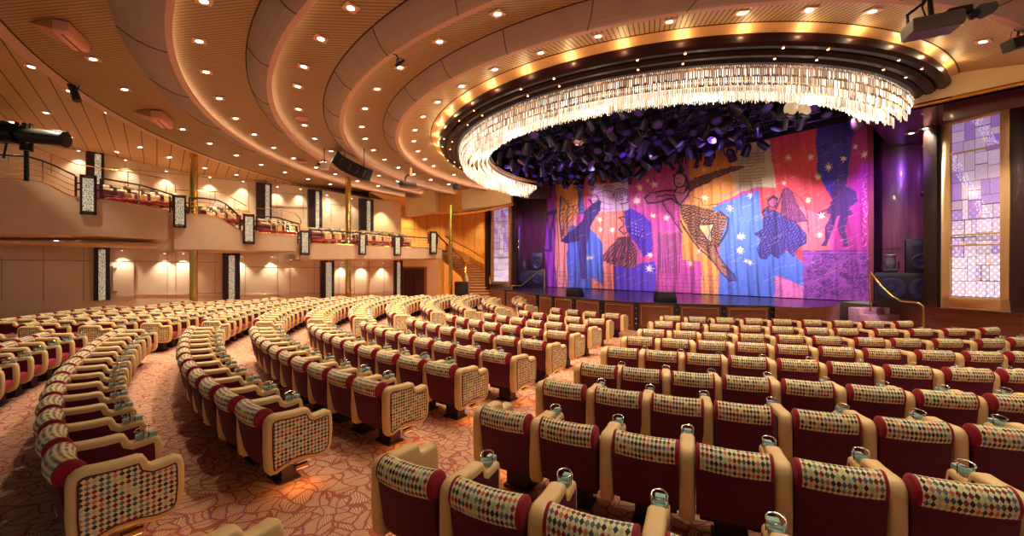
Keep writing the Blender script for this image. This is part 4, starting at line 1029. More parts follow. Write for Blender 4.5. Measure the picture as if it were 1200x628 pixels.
# small halogen lamps on the dark rings
hal = M(); hb = M()
for k in range(26):
    a = math.radians(136+6.7*k)
    for R, h in ((8.32, 4.60), (8.04, 4.52)):
        if (k+int(R*10)) % 3 == 0: continue
        p = Vector((5.6+R*math.cos(a), 16.83+R*math.sin(a), EYE+h-.04))
        if 'hl' not in protos:
            r_ = empty('halogen_lamp', p, None, 'spotlight'); mb = M(); mb.lathe([(.03, .05), (.035, 0), (.028, -.02)], (0, 0, 0), 8); mb.build('housing', BRASS, r_); mb = M(); mb.lathe([(.025, -.021), (.018, -.03)], (0, 0, 0), 8); mb.build('bulb', mat('halogen', (1, .7, .4), .3, emit=9, ecol=(1, .55, .25)), r_); protos['hl'] = r_
        else: r_ = copy_tree(protos['hl'])
        r_.location = p; tag(r_, 'tiny halogen lamp under the dark wooden rings above the chandelier', 'spotlight', 'halogen lamps on the wooden rings')
# cove spots washing the gold ring
for k in range(22):
    a = math.radians(136+8*k); p = Vector((5.6+8.58*math.cos(a), 16.83+8.58*math.sin(a), EYE+4.70))
    l = bpy.data.lights.new('cove_lamp', 'POINT'); l.energy = 6; l.color = (1, .74, .36); l.shadow_soft_size = .012
    o_ = bpy.data.objects.new('cove_lamp', l); COL.objects.link(o_); o_.location = p

# ------------------------------------------------------------------ stage light beams (lamps of the rig, then added uplights that tint the fixtures)
VIO = (.55, .28, 1.0)
for px, D, tx, ty, pw, col, an in [(700, 18, 670, 280, 1750, (1, .80, .98), 60), (760, 16, 740, 290, 1750, (1, .90, .96), 60), (840, 14.5, 830, 280, 1750, (1, .95, .92), 60), (920, 13, 900, 280, 1900, (1, .92, .95), 60), (980, 12.2, 980, 290, 1500, (1, .70, .98), 60)]:
    src = at_d(px, 0, D); src.z = 6.5; spot_light('stage_lamp', src, curt_pt(tx, ty), pw, col, an, .9, .1)
for px, D, tx, ty in [(650, 21, 648, 325), (1000, 12.5, 1008, 320), (800, 15, 820, 345)]:
    src = at_d(px, 0, D); src.z = 6.6; spot_light('magenta_lamp', src, curt_pt(tx, ty), 500, (.75, .16, 1.0), 40, .9, .05)
for px, py, D, tx, ty, tD, pw in [(1045, 170, 12.8, 1066, 240, 14.6, 520), (615, 250, 24, 616, 290, 27, 420), (600, 150, 20, 640, 345, 22, 380), (950, 100, 15, 930, 352, 13.5, 200)]:
    spot_light('violet_lamp', at_d(px, py, D), at_d(tx, ty, tD), pw, (.35, .08, 1.0), 85, .9, .1)
for px, D in ((600, 19), (660, 18), (740, 15.5), (820, 14.5), (900, 13.5)):
    p = at_d(px, 0, D); p.z = 5.6; spot_light('rig_lamp', p, p+Vector((.3, .6, 2)), 170, (.40, .14, 1.0), 120, .8, .02)  # added violet fill from below so the fixtures show; not lamps of the rig

# ------------------------------------------------------------------ downlights
def make_down():
    r_ = empty('downlight', (0, 0, 0), None, 'downlight')
    mb = M(); mb.box((0, 0, -.004), (.24, .24, .012)); mb.build('trim_plate', TRIM, r_)
    mb = M(); mb.lathe([(.065, -.01), (.055, -.014), (.0, -.016)], (0, 0, 0), 14); mb.build('lamp_glass', LENSM, r_)
    return r_
dproto = make_down()
nd = 0
def ring_z(h): return EYE+h
DL = {
'outermost slatted ceiling ring': (4.63, [(109, 68), (146, 103.6), (214, 150.5), (245.7, 167), (277, 181), (306, 192), (334, 201), (361, 209), (387, 215)]),
'second slatted ceiling ring': (4.58, [(239, 0), (233.5, 47), (241.5, 83), (257, 114), (276, 137.6), (298, 156.5), (320.6, 172), (344, 184.5), (370.3, 195.3), (393, 203), (418.7, 211.3), (443, 217)]),
'third slatted ceiling ring': (4.55, [(411, 7.7), (376, 44), (356, 76.7), (349, 100), (349.7, 126.7), (357, 145.6), (368.6, 161.4), (388, 176), (444, 204.8), (466, 211.5), (486, 216.5)]),
'fourth slatted ceiling ring': (4.6, [(583, 14.7), (515, 47.3), (468.8, 77.8), (442, 103), (427.8, 126), (424, 147.5), (428, 161.5), (437.6, 174.8), (450.5, 186), (466.7, 195.4), (485, 203.3), (505, 209.7), (526, 215)]),
'innermost slatted ceiling ring around the chandelier': (4.80, [(948, 10), (868, 14), (784.6, 24), (701, 41), (633.6, 60.6), (580, 80), (540.6, 99.8), (512.5, 118.4), (495.7, 135.6), (486.3, 151.3), (485, 164.3), (489.8, 176), (497.9, 185.6), (508, 193.6), (532, 204), (1022.5, 11.7), (1117, 29), (1152, 47.5)]),
'boarded ceiling above the balcony': (4.7, [(36.7, 77), (81.6, 106), (54, 131), (126, 131.6), (14, 142), (82, 159.6), (137, 177), (164, 171.5), (170.5, 193), (198.5, 183.4), (240, 196), (277, 204)]),
'plum soffit behind the right-hand beam': (4.2, [(1171, 119), (1133, 130), (1084.5, 149.5), (1068, 155)]),
'low soffit by the honey wood wall': (4.15, [(479, 241), (487, 242), (506.6, 243), (516, 244), (553.7, 243)]),
'ceiling rings over the rearmost seats, added unseen as fill': (4.6, [(CX+F*x_/y_, HY-F*4.6/y_) for y_ in (2.6, 4.6, 6.4) for x_ in (1.5, 4.5, 7.5)]),  # added out of view to brighten the foreground chairs
'soffit beneath the balcony': (.9, [(14, 282), (66, 281.4), (91, 283.4), (145, 286)]),
}
deps = bpy.context.evaluated_depsgraph_get(); deps.update()
def hit_ceiling(px, py, h):
    o0 = Vector((0, 0, EYE)); d = Vector(((px-CX)/F, 1, (HY-py)/F)).normalized()
    ok, loc, nor, idx, ob, mx = sc.ray_cast(deps, o0, d)
    p = at_z(px, py, EYE+h)
    if ok and (ob.name.startswith('ceiling')) and abs(loc.z-p.z) < 1.2: return loc-Vector((0, 0, .012)), nor
    return p, Vector((0, 0, -1))
for where, (h, L) in DL.items():
    for (px, py) in L:
        p, nor = hit_ceiling(px, py, h)
        if h == .9: p = fasc_pt(px, py, 1.2)
        r_ = dproto if nd == 0 else copy_tree(dproto); nd += 1
        r_.location = p
        if nor.z > 0: nor = -nor
        r_.rotation_euler = (-nor).to_track_quat('Z', 'Y').to_euler()
        if h == .9: r_.rotation_euler = (0, 0, 0)
        tag(r_, 'small square-trimmed recessed downlight in the '+where, 'downlight', 'downlights in the '+where)
        pw = SPOT*(1.0 if h > 1 else .25)*(.6 if 'rearmost' in where else 1)
        l = bpy.data.lights.new('lamp', 'SPOT'); l.energy = pw; l.color = WARM; l.spot_size = math.radians(95); l.spot_blend = .8; l.shadow_soft_size = .07
        lo = bpy.data.objects.new('lamp', l); COL.objects.link(lo); lo.parent = r_; lo.location = (0, 0, -.05)
# wall washers that scallop the cream walls
for i, (px, py) in enumerate([(143, 293), (193, 296.5), (215, 296.5), (283, 300), (319, 300.5), (341, 303.5), (401, 307), (425, 307.5), (449, 308),
                (92, 176), (147, 187), (195, 200), (246, 207), (285, 212), (325, 218.5), (352, 221), (383, 228), (412, 232)]):
    p = wall_pt(px, py, .24); low = i < 9
    r_ = copy_tree(dproto); 
    for ch_ in list(r_.children):
        if ch_.name.startswith('lamp') and ch_.type == 'LIGHT': bpy.data.objects.remove(ch_)
    r_.location = p; r_.rotation_euler = (0, 0, 0); r_.scale = (.6, .6, .6); tag(r_, 'small wall-washing downlight close to the cream side wall, '+('under the balcony' if low else 'above the balcony'), 'downlight', 'wall washers '+('under the balcony' if low else 'above the balcony'))
    r_.name = 'wall_washer'
    l = bpy.data.lights.new('lamp', 'SPOT'); l.energy = 150 if low else 95; l.color = (1, .88, .68); l.spot_size = math.radians(92); l.spot_blend = .9; l.shadow_soft_size = .03
    lo = bpy.data.objects.new('lamp', l); COL.objects.link(lo); lo.parent = r_; lo.location = (0, 0, -.1)
# honey wall washers
for px, D in ((450, 25.2), (478, 27), (505, 28.3), (535, 28.7), (562, 28.0)):
    src = at_d(px, 240, D-.5); src.z = 6.1; spot_light('wall_lamp', src, src+Vector((0, .25, -4)), 420, (1, .76, .42), 80, .8, .05)

# ------------------------------------------------------------------ theatre chairs
HB = .80
OUT = [(-.052, .30), (-.060, .42), (-.060, .65), (-.048, .705), (-.012, .735), (.03, .745), (.10, .738), (.20, .732), (.29, .734), (.32, .722), (.338, .69), (.345, .662), (.37, .648), (.44, .655), (.50, .662), (.535, .64), (.55, .58), (.553, .45), (.542, .32), (.515, .262), (.46, .235), (.38, .232), (.28, .255), (.17, .262), (.09, .238), (.03, .212), (-.02, .215), (-.045, .245)]
def inset(poly, d):
    n = len(poly); out = []
    for i in range(n):
        a = Vector(poly[i-1]); b = Vector(poly[i]); c = Vector(poly[(i+1) % n])
        e = ((b-a).normalized()+(c-b).normalized()).normalized(); nr = Vector((-e.y, e.x))
        out.append((b.x-nr.x*-d if False else b.x+nr.x*d, b.y+nr.y*d))
    return out
# OUT runs clockwise seen from +x? check area sign to push the inset inwards
ar = sum(OUT[i-1][0]*OUT[i][1]-OUT[i][0]*OUT[i-1][1] for i in range(len(OUT)))
sgn = 1 if ar > 0 else -1
INS = inset(OUT, .052*sgn)
AW = .108; PITCH = .594; HWD = PITCH/2
def arm_mesh():
    b = M(); b.prism(OUT, -AW/2, AW/2); return b.mesh('armrest', LEATHER, bevel=.03, seg=3, sharp=60)
def inset_mesh(nm, m, x0, x1):
    b = M(); b.prism(INS, x0, x1); return b.mesh(nm, m, sharp=30)
ME_ARM = arm_mesh()
ME_ARMV = inset_mesh('inner_panel', VELVET, -AW/2-.004, AW/2+.004)
b = M(); b.prism(INS, AW/2-.01, AW/2+.006); ME_FAB = b.mesh('fabric_panel', FABP)
b = M(); b.prism(INS, -AW/2-.006, -AW/2+.01); ME_FABL = b.mesh('fabric_panel', FABP)
def piping(x):
    b = M(); b.tube([(x, y, z) for y, z in INS], .006, 5, closed=True); return b.mesh('piping', VELVET)
ME_PIP = piping(AW/2+.004); ME_PIPL = piping(-AW/2-.004)
def head_sweep(x0, x1, n, a=.082, bz=.092, uvs=True, g=1.0):
    b = M(); N = 20; vs = []; uv = []
    for i in range(n+1):
        x = x0+(x1-x0)*i/n; yo = .03*(x/.24)**2 - .056
        for k in range(N+1):
            w = 2*PI*k/N+PI*1.5
            vs.append((x, yo+a*g*math.cos(w), .70+bz*g*math.sin(w))); uv.append((x, k/N*.58))
    fs = []
    for i in range(n):
        for k in range(N): fs.append((i*(N+1)+k, i*(N+1)+k+1, (i+1)*(N+1)+k+1, (i+1)*(N+1)+k))
    b.add(vs, [f[::-1] for f in fs], uv)
    return b, N, n
b, N, n = head_sweep(-.214, .214, 10); ME_HEAD = b.mesh('head_roll', FAB, sharp=80)
def cap_mesh(s_):
    b = M(); vs = []; fs = []; N = 20; prof = [(.212, 1.0), (.228, 1.01), (.235, .95), (.238, .7), (.239, 0.01)]
    for x, g in prof:
        yo = .03*((x/.24)**2)-.056
        for k in range(N):
            w = 2*PI*k/N; vs.append((s_*x, yo+.083*g*math.cos(w), .70+.093*g*math.sin(w)))
    for i in range(len(prof)-1):
        for k in range(N):
            f = (i*N+k, i*N+(k+1) % N, (i+1)*N+(k+1) % N, (i+1)*N+k); fs.append(f if s_ > 0 else f[::-1])
    b.add(vs, fs); return b.mesh('end_cap', VELVET_R, sharp=70)
ME_CAPR = cap_mesh(1); ME_CAPL = cap_mesh(-1)
# backrest shell
b = M(); N = 9; vs = []; fs = []
lev = [(.27, .040, -.035), (.34, .055, -.062), (.50, .055, -.092), (.62, .045, -.112), (.70, .030, -.115)]
for z, fr, bk in lev:
    for k in range(N):
        x = -.236+.472*k/(N-1); c = .028*(x/.236)**2; vs.append((x, bk+c, z))
    for k in range(N):
        x = .236-.472*k/(N-1); c = .02*(x/.236)**2; vs.append((x, fr+c, z))
n2 = 2*N
for i in range(len(lev)-1):
    for k in range(n2): fs.append((i*n2+k, i*n2+(k+1) % n2, (i+1)*n2+(k+1) % n2, (i+1)*n2+k))
fs += [tuple(range(n2))[::-1], tuple((len(lev)-1)*n2+k for k in range(n2))]
b.add(vs, fs); ME_BACK = b.mesh('backrest', VELVET, sharp=50)
b = M(); b.box((0, .26, .37), (.47, .50, .13)); ME_SEAT = b.mesh('seat', VELVET_R, bevel=.035, seg=3, sharp=60)
b = M(); b.box((0, .22, .25), (.42, .30, .11)); b.box((0, .24, .09), (.22, .14, .22)); b.box((0, .24, .012), (.26, .2, .024)); ME_BASE = b.mesh('base', mat('dark_base', rgb(44, 14, 24), .7))
b = M(); b.box((0, .05, .12), (.07, .09, .24)); ME_LEG = b.mesh('leg', LEATHER, bevel=.01, seg=1)
b = M(); b.box((0, .44, .12), (.06, .08, .24)); ME_LEG2 = b.mesh('leg', LEATHER, bevel=.01, seg=1)
b = M()
b.lathe([(.034, 0), (.040, .006), (.042, .035), (.036, .037), (.032, .012)], (0, .425, .652), 14); b.box((0, .495, .672), (.06, .05, .045))
ME_CUP = b.mesh('drink_glass', TEAL, bevel=.004, seg=1)
b = M(); b.tube([(.046*math.cos(t), .430+.050*math.sin(t), .728+.010*math.sin(t)) for t in np.linspace(0, 2*PI, 17)[:-1]], .0045, 5, closed=True)
b.tube([(-.046, .43, .66), (-.046, .43, .728)], .004, 4); b.tube([(.046, .43, .66), (.046, .43, .728)], .004, 4)
ME_WIRE = b.mesh('wire_holder', CHROME)
def part(nm, me, root, x=0):
    o = bpy.data.objects.new(nm, me); COL.objects.link(o); o.parent = root; o.location = (x, 0, 0); return o
def chair_proto(kind):
    r_ = empty('theatre_chair', (0, 0, 0), None, 'chair')
    part('backrest', ME_BACK, r_); part('seat', ME_SEAT, r_); part('base', ME_BASE, r_)
    h = part('head_roll', ME_HEAD, r_); part('end_cap', ME_CAPR, h); part('end_cap', ME_CAPL, h)
    def arm(x, fab=0, cup=True):
        a = part('armrest', ME_ARM, r_, x)
        if fab == 0: part('inner_panel', ME_ARMV, a)
        else:
            part('fabric_panel', ME_FAB if fab > 0 else ME_FABL, a); part('piping', ME_PIP if fab > 0 else ME_PIPL, a)
        if cup: part('drink_glass', ME_CUP, r_, x); part('wire_holder', ME_WIRE, r_, x)
    arm(-HWD, -1 if 'L' in kind else 0, 'L' not in kind)
    if 'R' in kind: arm(HWD, 1, False)
    return r_
CP = {}
def curve_R(i, th):
    base = 4.6527+.9398*i+(.12 if i > 10 else 0)
    d = DEV.get(i)
    return base+(float(np.interp(th, [a for a, _ in d], [v for _, v in d])) if d else 0)
DEV = {1: [(74, .04), (80, -.06), (85, -.24), (91, -.38), (97, -.45), (102, -.52), (109, -.48), (120, -.38), (134, -.08), (144, -.04), (150, .05), (156, .12), (166, .4)],
2: [(71, .18), (82, -.02), (93, -.17), (102, -.28), (106, -.33), (120, -.29), (127, 0), (132, .16), (145, .2), (160, .42)],
3: [(84, .07), (92, -.03), (104, -.17), (108, -.14), (119, .03), (129, .24), (140, .3), (157, .42)],
4: [(92, .05), (96, 0), (106, -.1), (110, -.11), (119, .04), (128, .26), (140, .3), (157, .35)],
5: [(99, .05), (108, 0), (119, .08), (127, .22), (140, .24), (156, .3)],
6: [(104, .08), (110, .04), (114, .1), (119, .18), (127, .22), (154, .22)],
7: [(105, -.02), (119, .05), (130, .12), (155, .15)], 8: [(118, -.02), (138, .03), (155, .12)], 9: [(116, -.03), (144, 0), (157, .15)], 10: [(127, 0), (143, .02), (151, .14), (158, .2)]}
KS = {1: 1.10, 2: 1.085, 3: 1.06, 4: 1.03}
RB = {1: [119.8, 114.4, 108.6, 102.5, 96.8, 90.9, 85.3, 80.2, 74.0], 2: [119.9, 115.4, 110.9, 106.3, 101.7, 97.0, 92.9, 87.4, 82.4, 77.4, 71.5], 3: [119.4, 115.8, 112.4, 108.3, 104.1, 100.3, 96.1, 92.5, 88.3, 83.8],
4: [119.5, 116.3, 113.1, 109.7, 106.4, 103.0, 99.7, 95.9, 92.5], 5: [119.5, 116.7, 113.9, 111.1, 108.1, 105.2, 102.1, 99.0], 6: [119.4, 117.1, 114.5, 112.0, 109.3, 106.6, 104.0], 7: [119.7, 117.3, 115.0, 112.7, 110.1, 107.6, 105.1], 8: [120.1, 117.9, 115.6, 113.4], 9: [120.2, 118.1, 116.0], 10: [120.5]}
MB = {1: 133.1, 2: 130.6, 3: 129.0, 4: 127.8, 5: 126.9, 6: 126.4, 7: 126.9, 8: 127.1, 9: 127.5, 10: 127.3, 11: 127.3, 12: 127}
TB = {1: 165.3, 2: 160.5, 3: 157.6, 4: 156.8, 5: 155.4, 6: 154.6, 7: 155.4, 8: 155.2, 9: 157.4, 10: 157.9, 11: 157.6, 12: 158.6, 13: 159}
T3 = {1: 7, 2: 8, 3: 12, 4: 13, 5: 14, 6: 15, 7: 15, 8: 15, 9: 14, 10: 14, 11: 13, 12: 12, 13: 9}
def place(i, th):
    k = KS.get(i, 1.0)*1.25; t = math.radians(th); R = curve_R(i, th)
    x = (6.0669+R*math.cos(t))*k; y = (13.4675-R*math.sin(t))*k
    # facing the stage centre
    e = 1e-3; R2 = curve_R(i, th+.5); t2 = math.radians(th+.5)
    dx = (6.0669+R2*math.cos(t2))*k-x; dy = (13.4675-R2*math.sin(t2))*k-y
    fx, fy = -math.cos(t), math.sin(t)
    nx_, ny_ = dy, -dx
    if nx_*fx+ny_*fy < 0: nx_, ny_ = -nx_, -ny_
    return x, y, math.atan2(ny_, nx_)-PI/2
seats = []
for i, L in RB.items():
    L = list(L); R = curve_R(i, L[-1]); st_ = (L[-2]-L[-1]) if len(L) > 1 and i > 4 else math.degrees(.49/R)
    st_ = math.degrees(.475/R) if i > 3 else math.degrees(.53/R)
    while len(L) < 14:
        th = L[-1]-st_; x, y, a = place(i, th)
        if y < .9 or CX+F*x/y > 1290: break
        if i == 1: break
        if i == 2 and len(L) >= 11: break
        L.append(th)
    for j, th in enumerate(L):
        x, y, a = place(i, th)
        if y < .75: continue
        seats.append((x, y, a, 'L' if j == 0 else '', 'right', i, j))
for i, th0 in MB.items():
    R = curve_R(i, 140); end = TB[i]-math.degrees(1.47/R); n = max(2, round((end-th0)/math.degrees(.47/R))+1)
    for j in range(n):
        th = th0+(end-th0)*j/(n-1); x, y, a = place(i, th)
        if y < .8 or CX+F*x/y < -120 or CX+F*x/y > 1300 or EYE*F/y > 1500: continue
        seats.append((x, y, a, 'R' if j == 0 else ('l' if j == n-1 else ''), 'middle', i, j))
for i, th0 in TB.items():
    for j in range(T3[i]):
        R = curve_R(i, th0); th = th0+j*math.degrees(.472/R); x, y, a = place(i, th)
        dn = (x-WB[0])*.653-(y-WB[1])*.757
        if dn < 1.0 or CX+F*x/y < -40: continue
        seats.append((x, y, a, 'R' if j == 0 else '', 'far left', i, j))
ORD = ['first', 'second', 'third', 'fourth', 'fifth', 'sixth', 'seventh', 'eighth', 'ninth', 'tenth', 'eleventh', 'twelfth', 'thirteenth', 'fourteenth', 'fifteenth', 'sixteenth', 'seventeenth', 'eighteenth', 'nineteenth', 'twentieth']
seats.sort(key=lambda s_: s_[1]**2+s_[0]**2)
rest = []
cnt = 0
for (x, y, a, kd, blk, i, j) in seats:
    z = fz(x, y)
    if cnt < 300:
        key = kd.replace('l', '')
        if key not in CP: CP[key] = r_ = chair_proto(key)
        else: r_ = copy_tree(CP[key])
        r_.location = (x, y, z); r_.rotation_euler = (0, 0, a); cnt += 1
        tag(r_, 'crimson chair, %s from the aisle, %s row from the stage, %s seating block' % (ORD[j], ORD[i-1], blk), 'chair', 'theatre chairs, %s seating block' % blk)
    else: rest.append((x, y, a, z, kd))
if rest:
    # everything beyond the nearest three hundred: one object
    me = bpy.data.meshes.new('distant_chairs'); bm = bmesh.new()
    allm = [(ME_BACK, 0), (ME_SEAT, 0), (ME_HEAD, 0), (ME_CAPR, 0), (ME_CAPL, 0), (ME_ARM, -HWD), (ME_ARMV, -HWD), (ME_CUP, -HWD), (ME_BASE, 0)]
    mats_ = []
    for m_, _ in allm:
        if m_.materials[0] not in mats_: mats_.append(m_.materials[0])
    for mm in mats_: me.materials.append(mm)
    cells = {}
    tmp = []
    for m_, dx in allm+[(ME_ARM, HWD), (ME_FAB, HWD)]:
        if m_.materials[0] not in mats_: mats_.append(m_.materials[0]); me.materials.append(m_.materials[0])
        co = np.zeros(len(m_.vertices)*3); m_.vertices.foreach_get('co', co); co = co.reshape(-1, 3)+np.array([dx, 0, 0])
        ul = m_.uv_layers[0]; fl = [(list(p.vertices), [tuple(ul.data[l_].uv) for l_ in p.loop_indices]) for p in m_.polygons]
        tmp.append((co, fl, mats_.index(m_.materials[0])))
    V = []; FC = []; MI = []; UVL = []
    for (x, y, a, z, kd) in rest:
        ca_, sa_ = math.cos(a), math.sin(a)
        for k, (co, fl, mi) in enumerate(tmp):
            if k >= len(allm) and 'R' not in kd: continue
            o0 = len(V); X_ = co[:, 0]*ca_-co[:, 1]*sa_+x; Y_ = co[:, 0]*sa_+co[:, 1]*ca_+y
            V += list(zip(X_, Y_, co[:, 2]+z))
            for f, u in fl: FC.append([o0+v_ for v_ in f]); MI.append(mi); UVL += u
    me.from_pydata(V, [], FC); me.polygons.foreach_set('material_index', MI); me.polygons.foreach_set('use_smooth', [True]*len(FC))
    u = me.uv_layers.new(name='UVMap'); u.data.foreach_set('uv', [c for p in UVL for c in p]); me.update()
    tag(link('distant_chairs', me), 'rows of crimson chairs at the far left end of the hall under the balcony', 'chairs', None, 'stuff')
print('chairs', len(seats), 'rest', len(rest))
# glowing step lights under row ends beside the first aisle
for (x, y, a, kd, blk, i, j) in seats:
    if j == 0 and blk in ('middle', 'right'):
        s_ = 1 if blk == 'middle' else -1
        ux, uy = math.cos(a)*s_, math.sin(a)*s_; fx, fy = -math.sin(a), math.cos(a)
        p = Vector((x+ux*(HWD+.01)+fx*.26, y+uy*(HWD+.01)+fy*.26, fz(x, y)+.2))
        r_ = empty('aisle_light', p, 'small amber aisle light under the end of the %s row, %s seating block' % (ORD[i-1], blk), 'aisle light', 'amber aisle lights', a)
        mb = M(); mb.box((0, 0, 0), (.05, .12, .03)); mb.build('housing', BRASS, r_)
        mb = M(); mb.box((0, 0, -.018), (.035, .10, .006)); mb.build('lens', mat('amber_lens', (1, .5, .15), .3, emit=4, ecol=(1, .45, .1)), r_)
        l = bpy.data.lights.new('lamp', 'POINT'); l.energy = 1.6; l.color = (1, .45, .12); l.shadow_soft_size = .03
        lo = bpy.data.objects.new('lamp', l); COL.objects.link(lo); lo.parent = r_; lo.location = (0, 0, -.05)

# balcony seats
ME_HEADB = ME_HEAD
def bseat():
    r_ = empty('balcony_chair', (0, 0, 0), None, 'chair')
    part('backrest', ME_BACK, r_); part('seat', ME_SEAT, r_); part('head_roll', ME_HEAD, r_); part('armrest', ME_ARM, r_, -HWD); return r_
bp = None; nb = 0
bs = [(-20, 40, 3, 3.95, 'far left'), (120, 200, 5, 4.16, 'first and second'), (222, 285, 5, 3.66, 'second and third'), (302, 350, 3, 3.25, 'third and fourth'), (364, 474, 9, 2.98, 'fourth and sixth')]
for (x0, x1, n, zf, wh) in bs:
    for row in (0, 1):
        for k in range(n):
            p = fasc_pt(x0+(x1-x0)*(k+.5*(1-row*.6))/n, 250, .95+row*1.0)
            th = math.atan2(16-p.y, 8-p.x)-PI/2
            r_ = bseat() if bp is None else copy_tree(bp); bp = bp or r_
            r_.scale = (1.15,)*3; r_.location = (p.x, p.y, zf+row*.25); r_.rotation_euler = (0, 0, th-.15); nb += 1
            tag(r_, 'balcony chair, %s row, %s from the left, %s' % (['front', 'back'][row], ORD[k], 'before the first lantern' if 'far' in wh else 'between the %s lanterns' % wh), 'chair', 'balcony chairs')
            if row == 0 and k == 0:
                pass
# ------------------------------------------------------------------ stage furniture
def rootc(nm, p, lb, cat, rz=0, group=None): return empty(nm, p, lb, cat, group, rz)
def wedge(p, w, d, h, rz, lb):
    r_ = rootc('stage_monitor', p, lb, 'speaker', rz)
    mb = M(); mb.prism([(-d/2, 0), (d/2, 0), (d/2, h*.35), (d*.05, h), (-d/2, h*.9)], -w/2, w/2); mb.build('cabinet', BLACK, r_, bevel=.015)
    mb = M(); mb.add([(-w*.44, d*.47, h*.40), (w*.44, d*.47, h*.40), (w*.44, d*.10, h*.97), (-w*.44, d*.10, h*.97)], [(0, 1, 2, 3)], smooth=False); o_ = mb.build('grille', mat('speaker_grille', rgb(44, 42, 48), .7), r_); o_.location = (0, .012, .012)
    for s_ in (-1, 1):
        mb = M(); mb.box((s_*(w/2+.004), -d*.1, h*.5), (.01, .12, .04)); mb.build('handle', BLACKM, r_)
p = at_z(675, 347.0, STZ); wedge(Vector((p.x, p.y+.25, STZ)), .62, .50, .34, math.radians(-35+180+180), 'black wedge stage monitor tilted on its side at the left of the stage edge')
p = at_z(782, 354.0, STZ); wedge(Vector((p.x, p.y+.22, STZ)), .68, .50, .36, math.radians(-5+180), 'black rectangular stage monitor at the middle of the stage edge')
def driver(mb, c, r, rz):
    Rm = Matrix.Rotation(rz, 3, 'Z') @ Matrix.Rotation(PI/2, 3, 'X')
    mb.lathe([(r, -.0), (r*1.04, .02), (r*.95, .03), (r*.35, -.0), (r*.3, .02), (0, .03)], c, 22, Rm)
SPK = mat('speaker_black', rgb(18, 14, 34), .5); CONE = mat('speaker_cone', rgb(38, 30, 74), .45)
def stack(c, rz, side, w=1.55):
    ca, sa = math.cos(rz), math.sin(rz)
    def L(x, y, z): return (c[0]+x*ca-y*sa, c[1]+x*sa+y*ca, z)
    r_ = rootc('subwoofer', (c[0], c[1], STZ), 'wide black double subwoofer cabinet standing on the %s stage wing' % side, 'speaker', rz)
    mb = M(); mb.box((0, 0, .52), (w, .7, 1.04)); mb.build('cabinet', SPK, r_, bevel=.02)
    for s_ in (-1, 1):
        mb = M(); driver(mb, (s_*w*.24, -.36, .54), .33, 0); mb.build('driver', CONE, r_)
    mb = M()
    for k in range(9): mb.box((0, -.365, .12+.1*k), (w*.96, .01, .006))
    mb.build('grille', BLACK, r_)
    q_ = L(w*.22, 0, STZ+1.04); r2 = rootc('loudspeaker', q_, 'black loudspeaker with horn standing on the %s subwoofer' % side, 'speaker', rz)
    mb = M(); mb.box((0, 0, .55), (.74, .6, 1.1)); mb.build('cabinet', SPK, r2, bevel=.02)
    mb = M(); mb.box((0, -.31, .86), (.42, .02, .26)); mb.build('horn', CONE, r2, bevel=.03)
    mb = M(); mb.box((0, -.325, .86), (.02, .02, .24)); mb.box((0, -.325, .86), (.4, .02, .02)); mb.build('horn_cross', BLACK, r2)
    mb = M(); driver(mb, (0, -.31, .36), .24, 0); mb.build('driver', CONE, r2)
    q_ = L(-w*.25, -.05, STZ+1.04); r3 = rootc('moving_head_light', q_, 'violet-lit moving head lamp standing on the %s subwoofer' % side, 'stage light', rz)
    mb = M(); mb.box((0, 0, .06), (.36, .3, .12)); mb.build('base_box', BLACK, r3, bevel=.02)
    mb = M(); mb.lathe([(.10, -.02), (.14, .06), (.15, .22), (.13, .34), (.16, .42), (.14, .45)], (0, 0, .16), 16); mb.build('body', LBL, r3)
    mb = M(); mb.tube([(-.2, 0, .1), (-.2, 0, .4)], .025, 6); mb.tube([(.2, 0, .1), (.2, 0, .4)], .025, 6); mb.build('yoke', BLACK, r3)
pr = at_d(1062, 0, 13.55); stack((pr.x, pr.y), math.radians(-40), 'right')
pl_ = at_d(622, 0, 26.0); stack((pl_.x, pl_.y), math.radians(-5), 'left', 1.7)
# speaker/blinder tower in the dark opening at left
p = at_d(605, 0, 25.9); r_ = rootc('blinder_tower', (p.x, p.y, STZ), 'narrow dark light tower with two pairs of round lamps beside the narrow glass panel', 'stage light')
mb = M(); mb.box((0, 0, 1.9), (.5, .25, 3.8)); mb.build('housing', BLACK, r_, bevel=.02)
for z in (z_-STZ for z_ in (EYE+(HY-282)/F*25.8, EYE+(HY-289)/F*25.8)):
    mb = M(); mb.lathe([(.13, 0), (.15, .03), (0, .05)], (.0, -.14, z), 16, Matrix.Rotation(PI/2, 3, 'X')); mb.build('lamp_lens', mat('blinder', (1, .85, .6), .3, emit=5, ecol=(1, .78, .5)), r_)
for z in (z_-STZ for z_ in (EYE+(HY-253)/F*25.8, EYE+(HY-260.5)/F*25.8)):
    mb = M(); mb.lathe([(.10, 0), (.12, .03), (0, .05)], (-.05, -.14, z), 14, Matrix.Rotation(PI/2, 3, 'X')); mb.build('lamp_lens', LNS, r_)
for i, (py, lb) in enumerate([(171, 'upper'), (225, 'lower')]):
    p = at_d(1087, py, 12.9); r_ = rootc('wall_spot', p, '%s of two small black spotlights on the wood wall left of the large glass panel' % lb, 'spotlight')
    mb = M(); mb.lathe([(.07, .14), (.09, .0), (.11, -.14)], (0, 0, 0), 12, Matrix.Rotation(.9, 3, 'Y')); mb.build('body', BLACK, r_)
    mb = M(); mb.tube([(.05, .1, .1), (.12, .1, .14), (.2, .1, .05)], .02, 6); mb.build('bracket', BLACKM, r_)

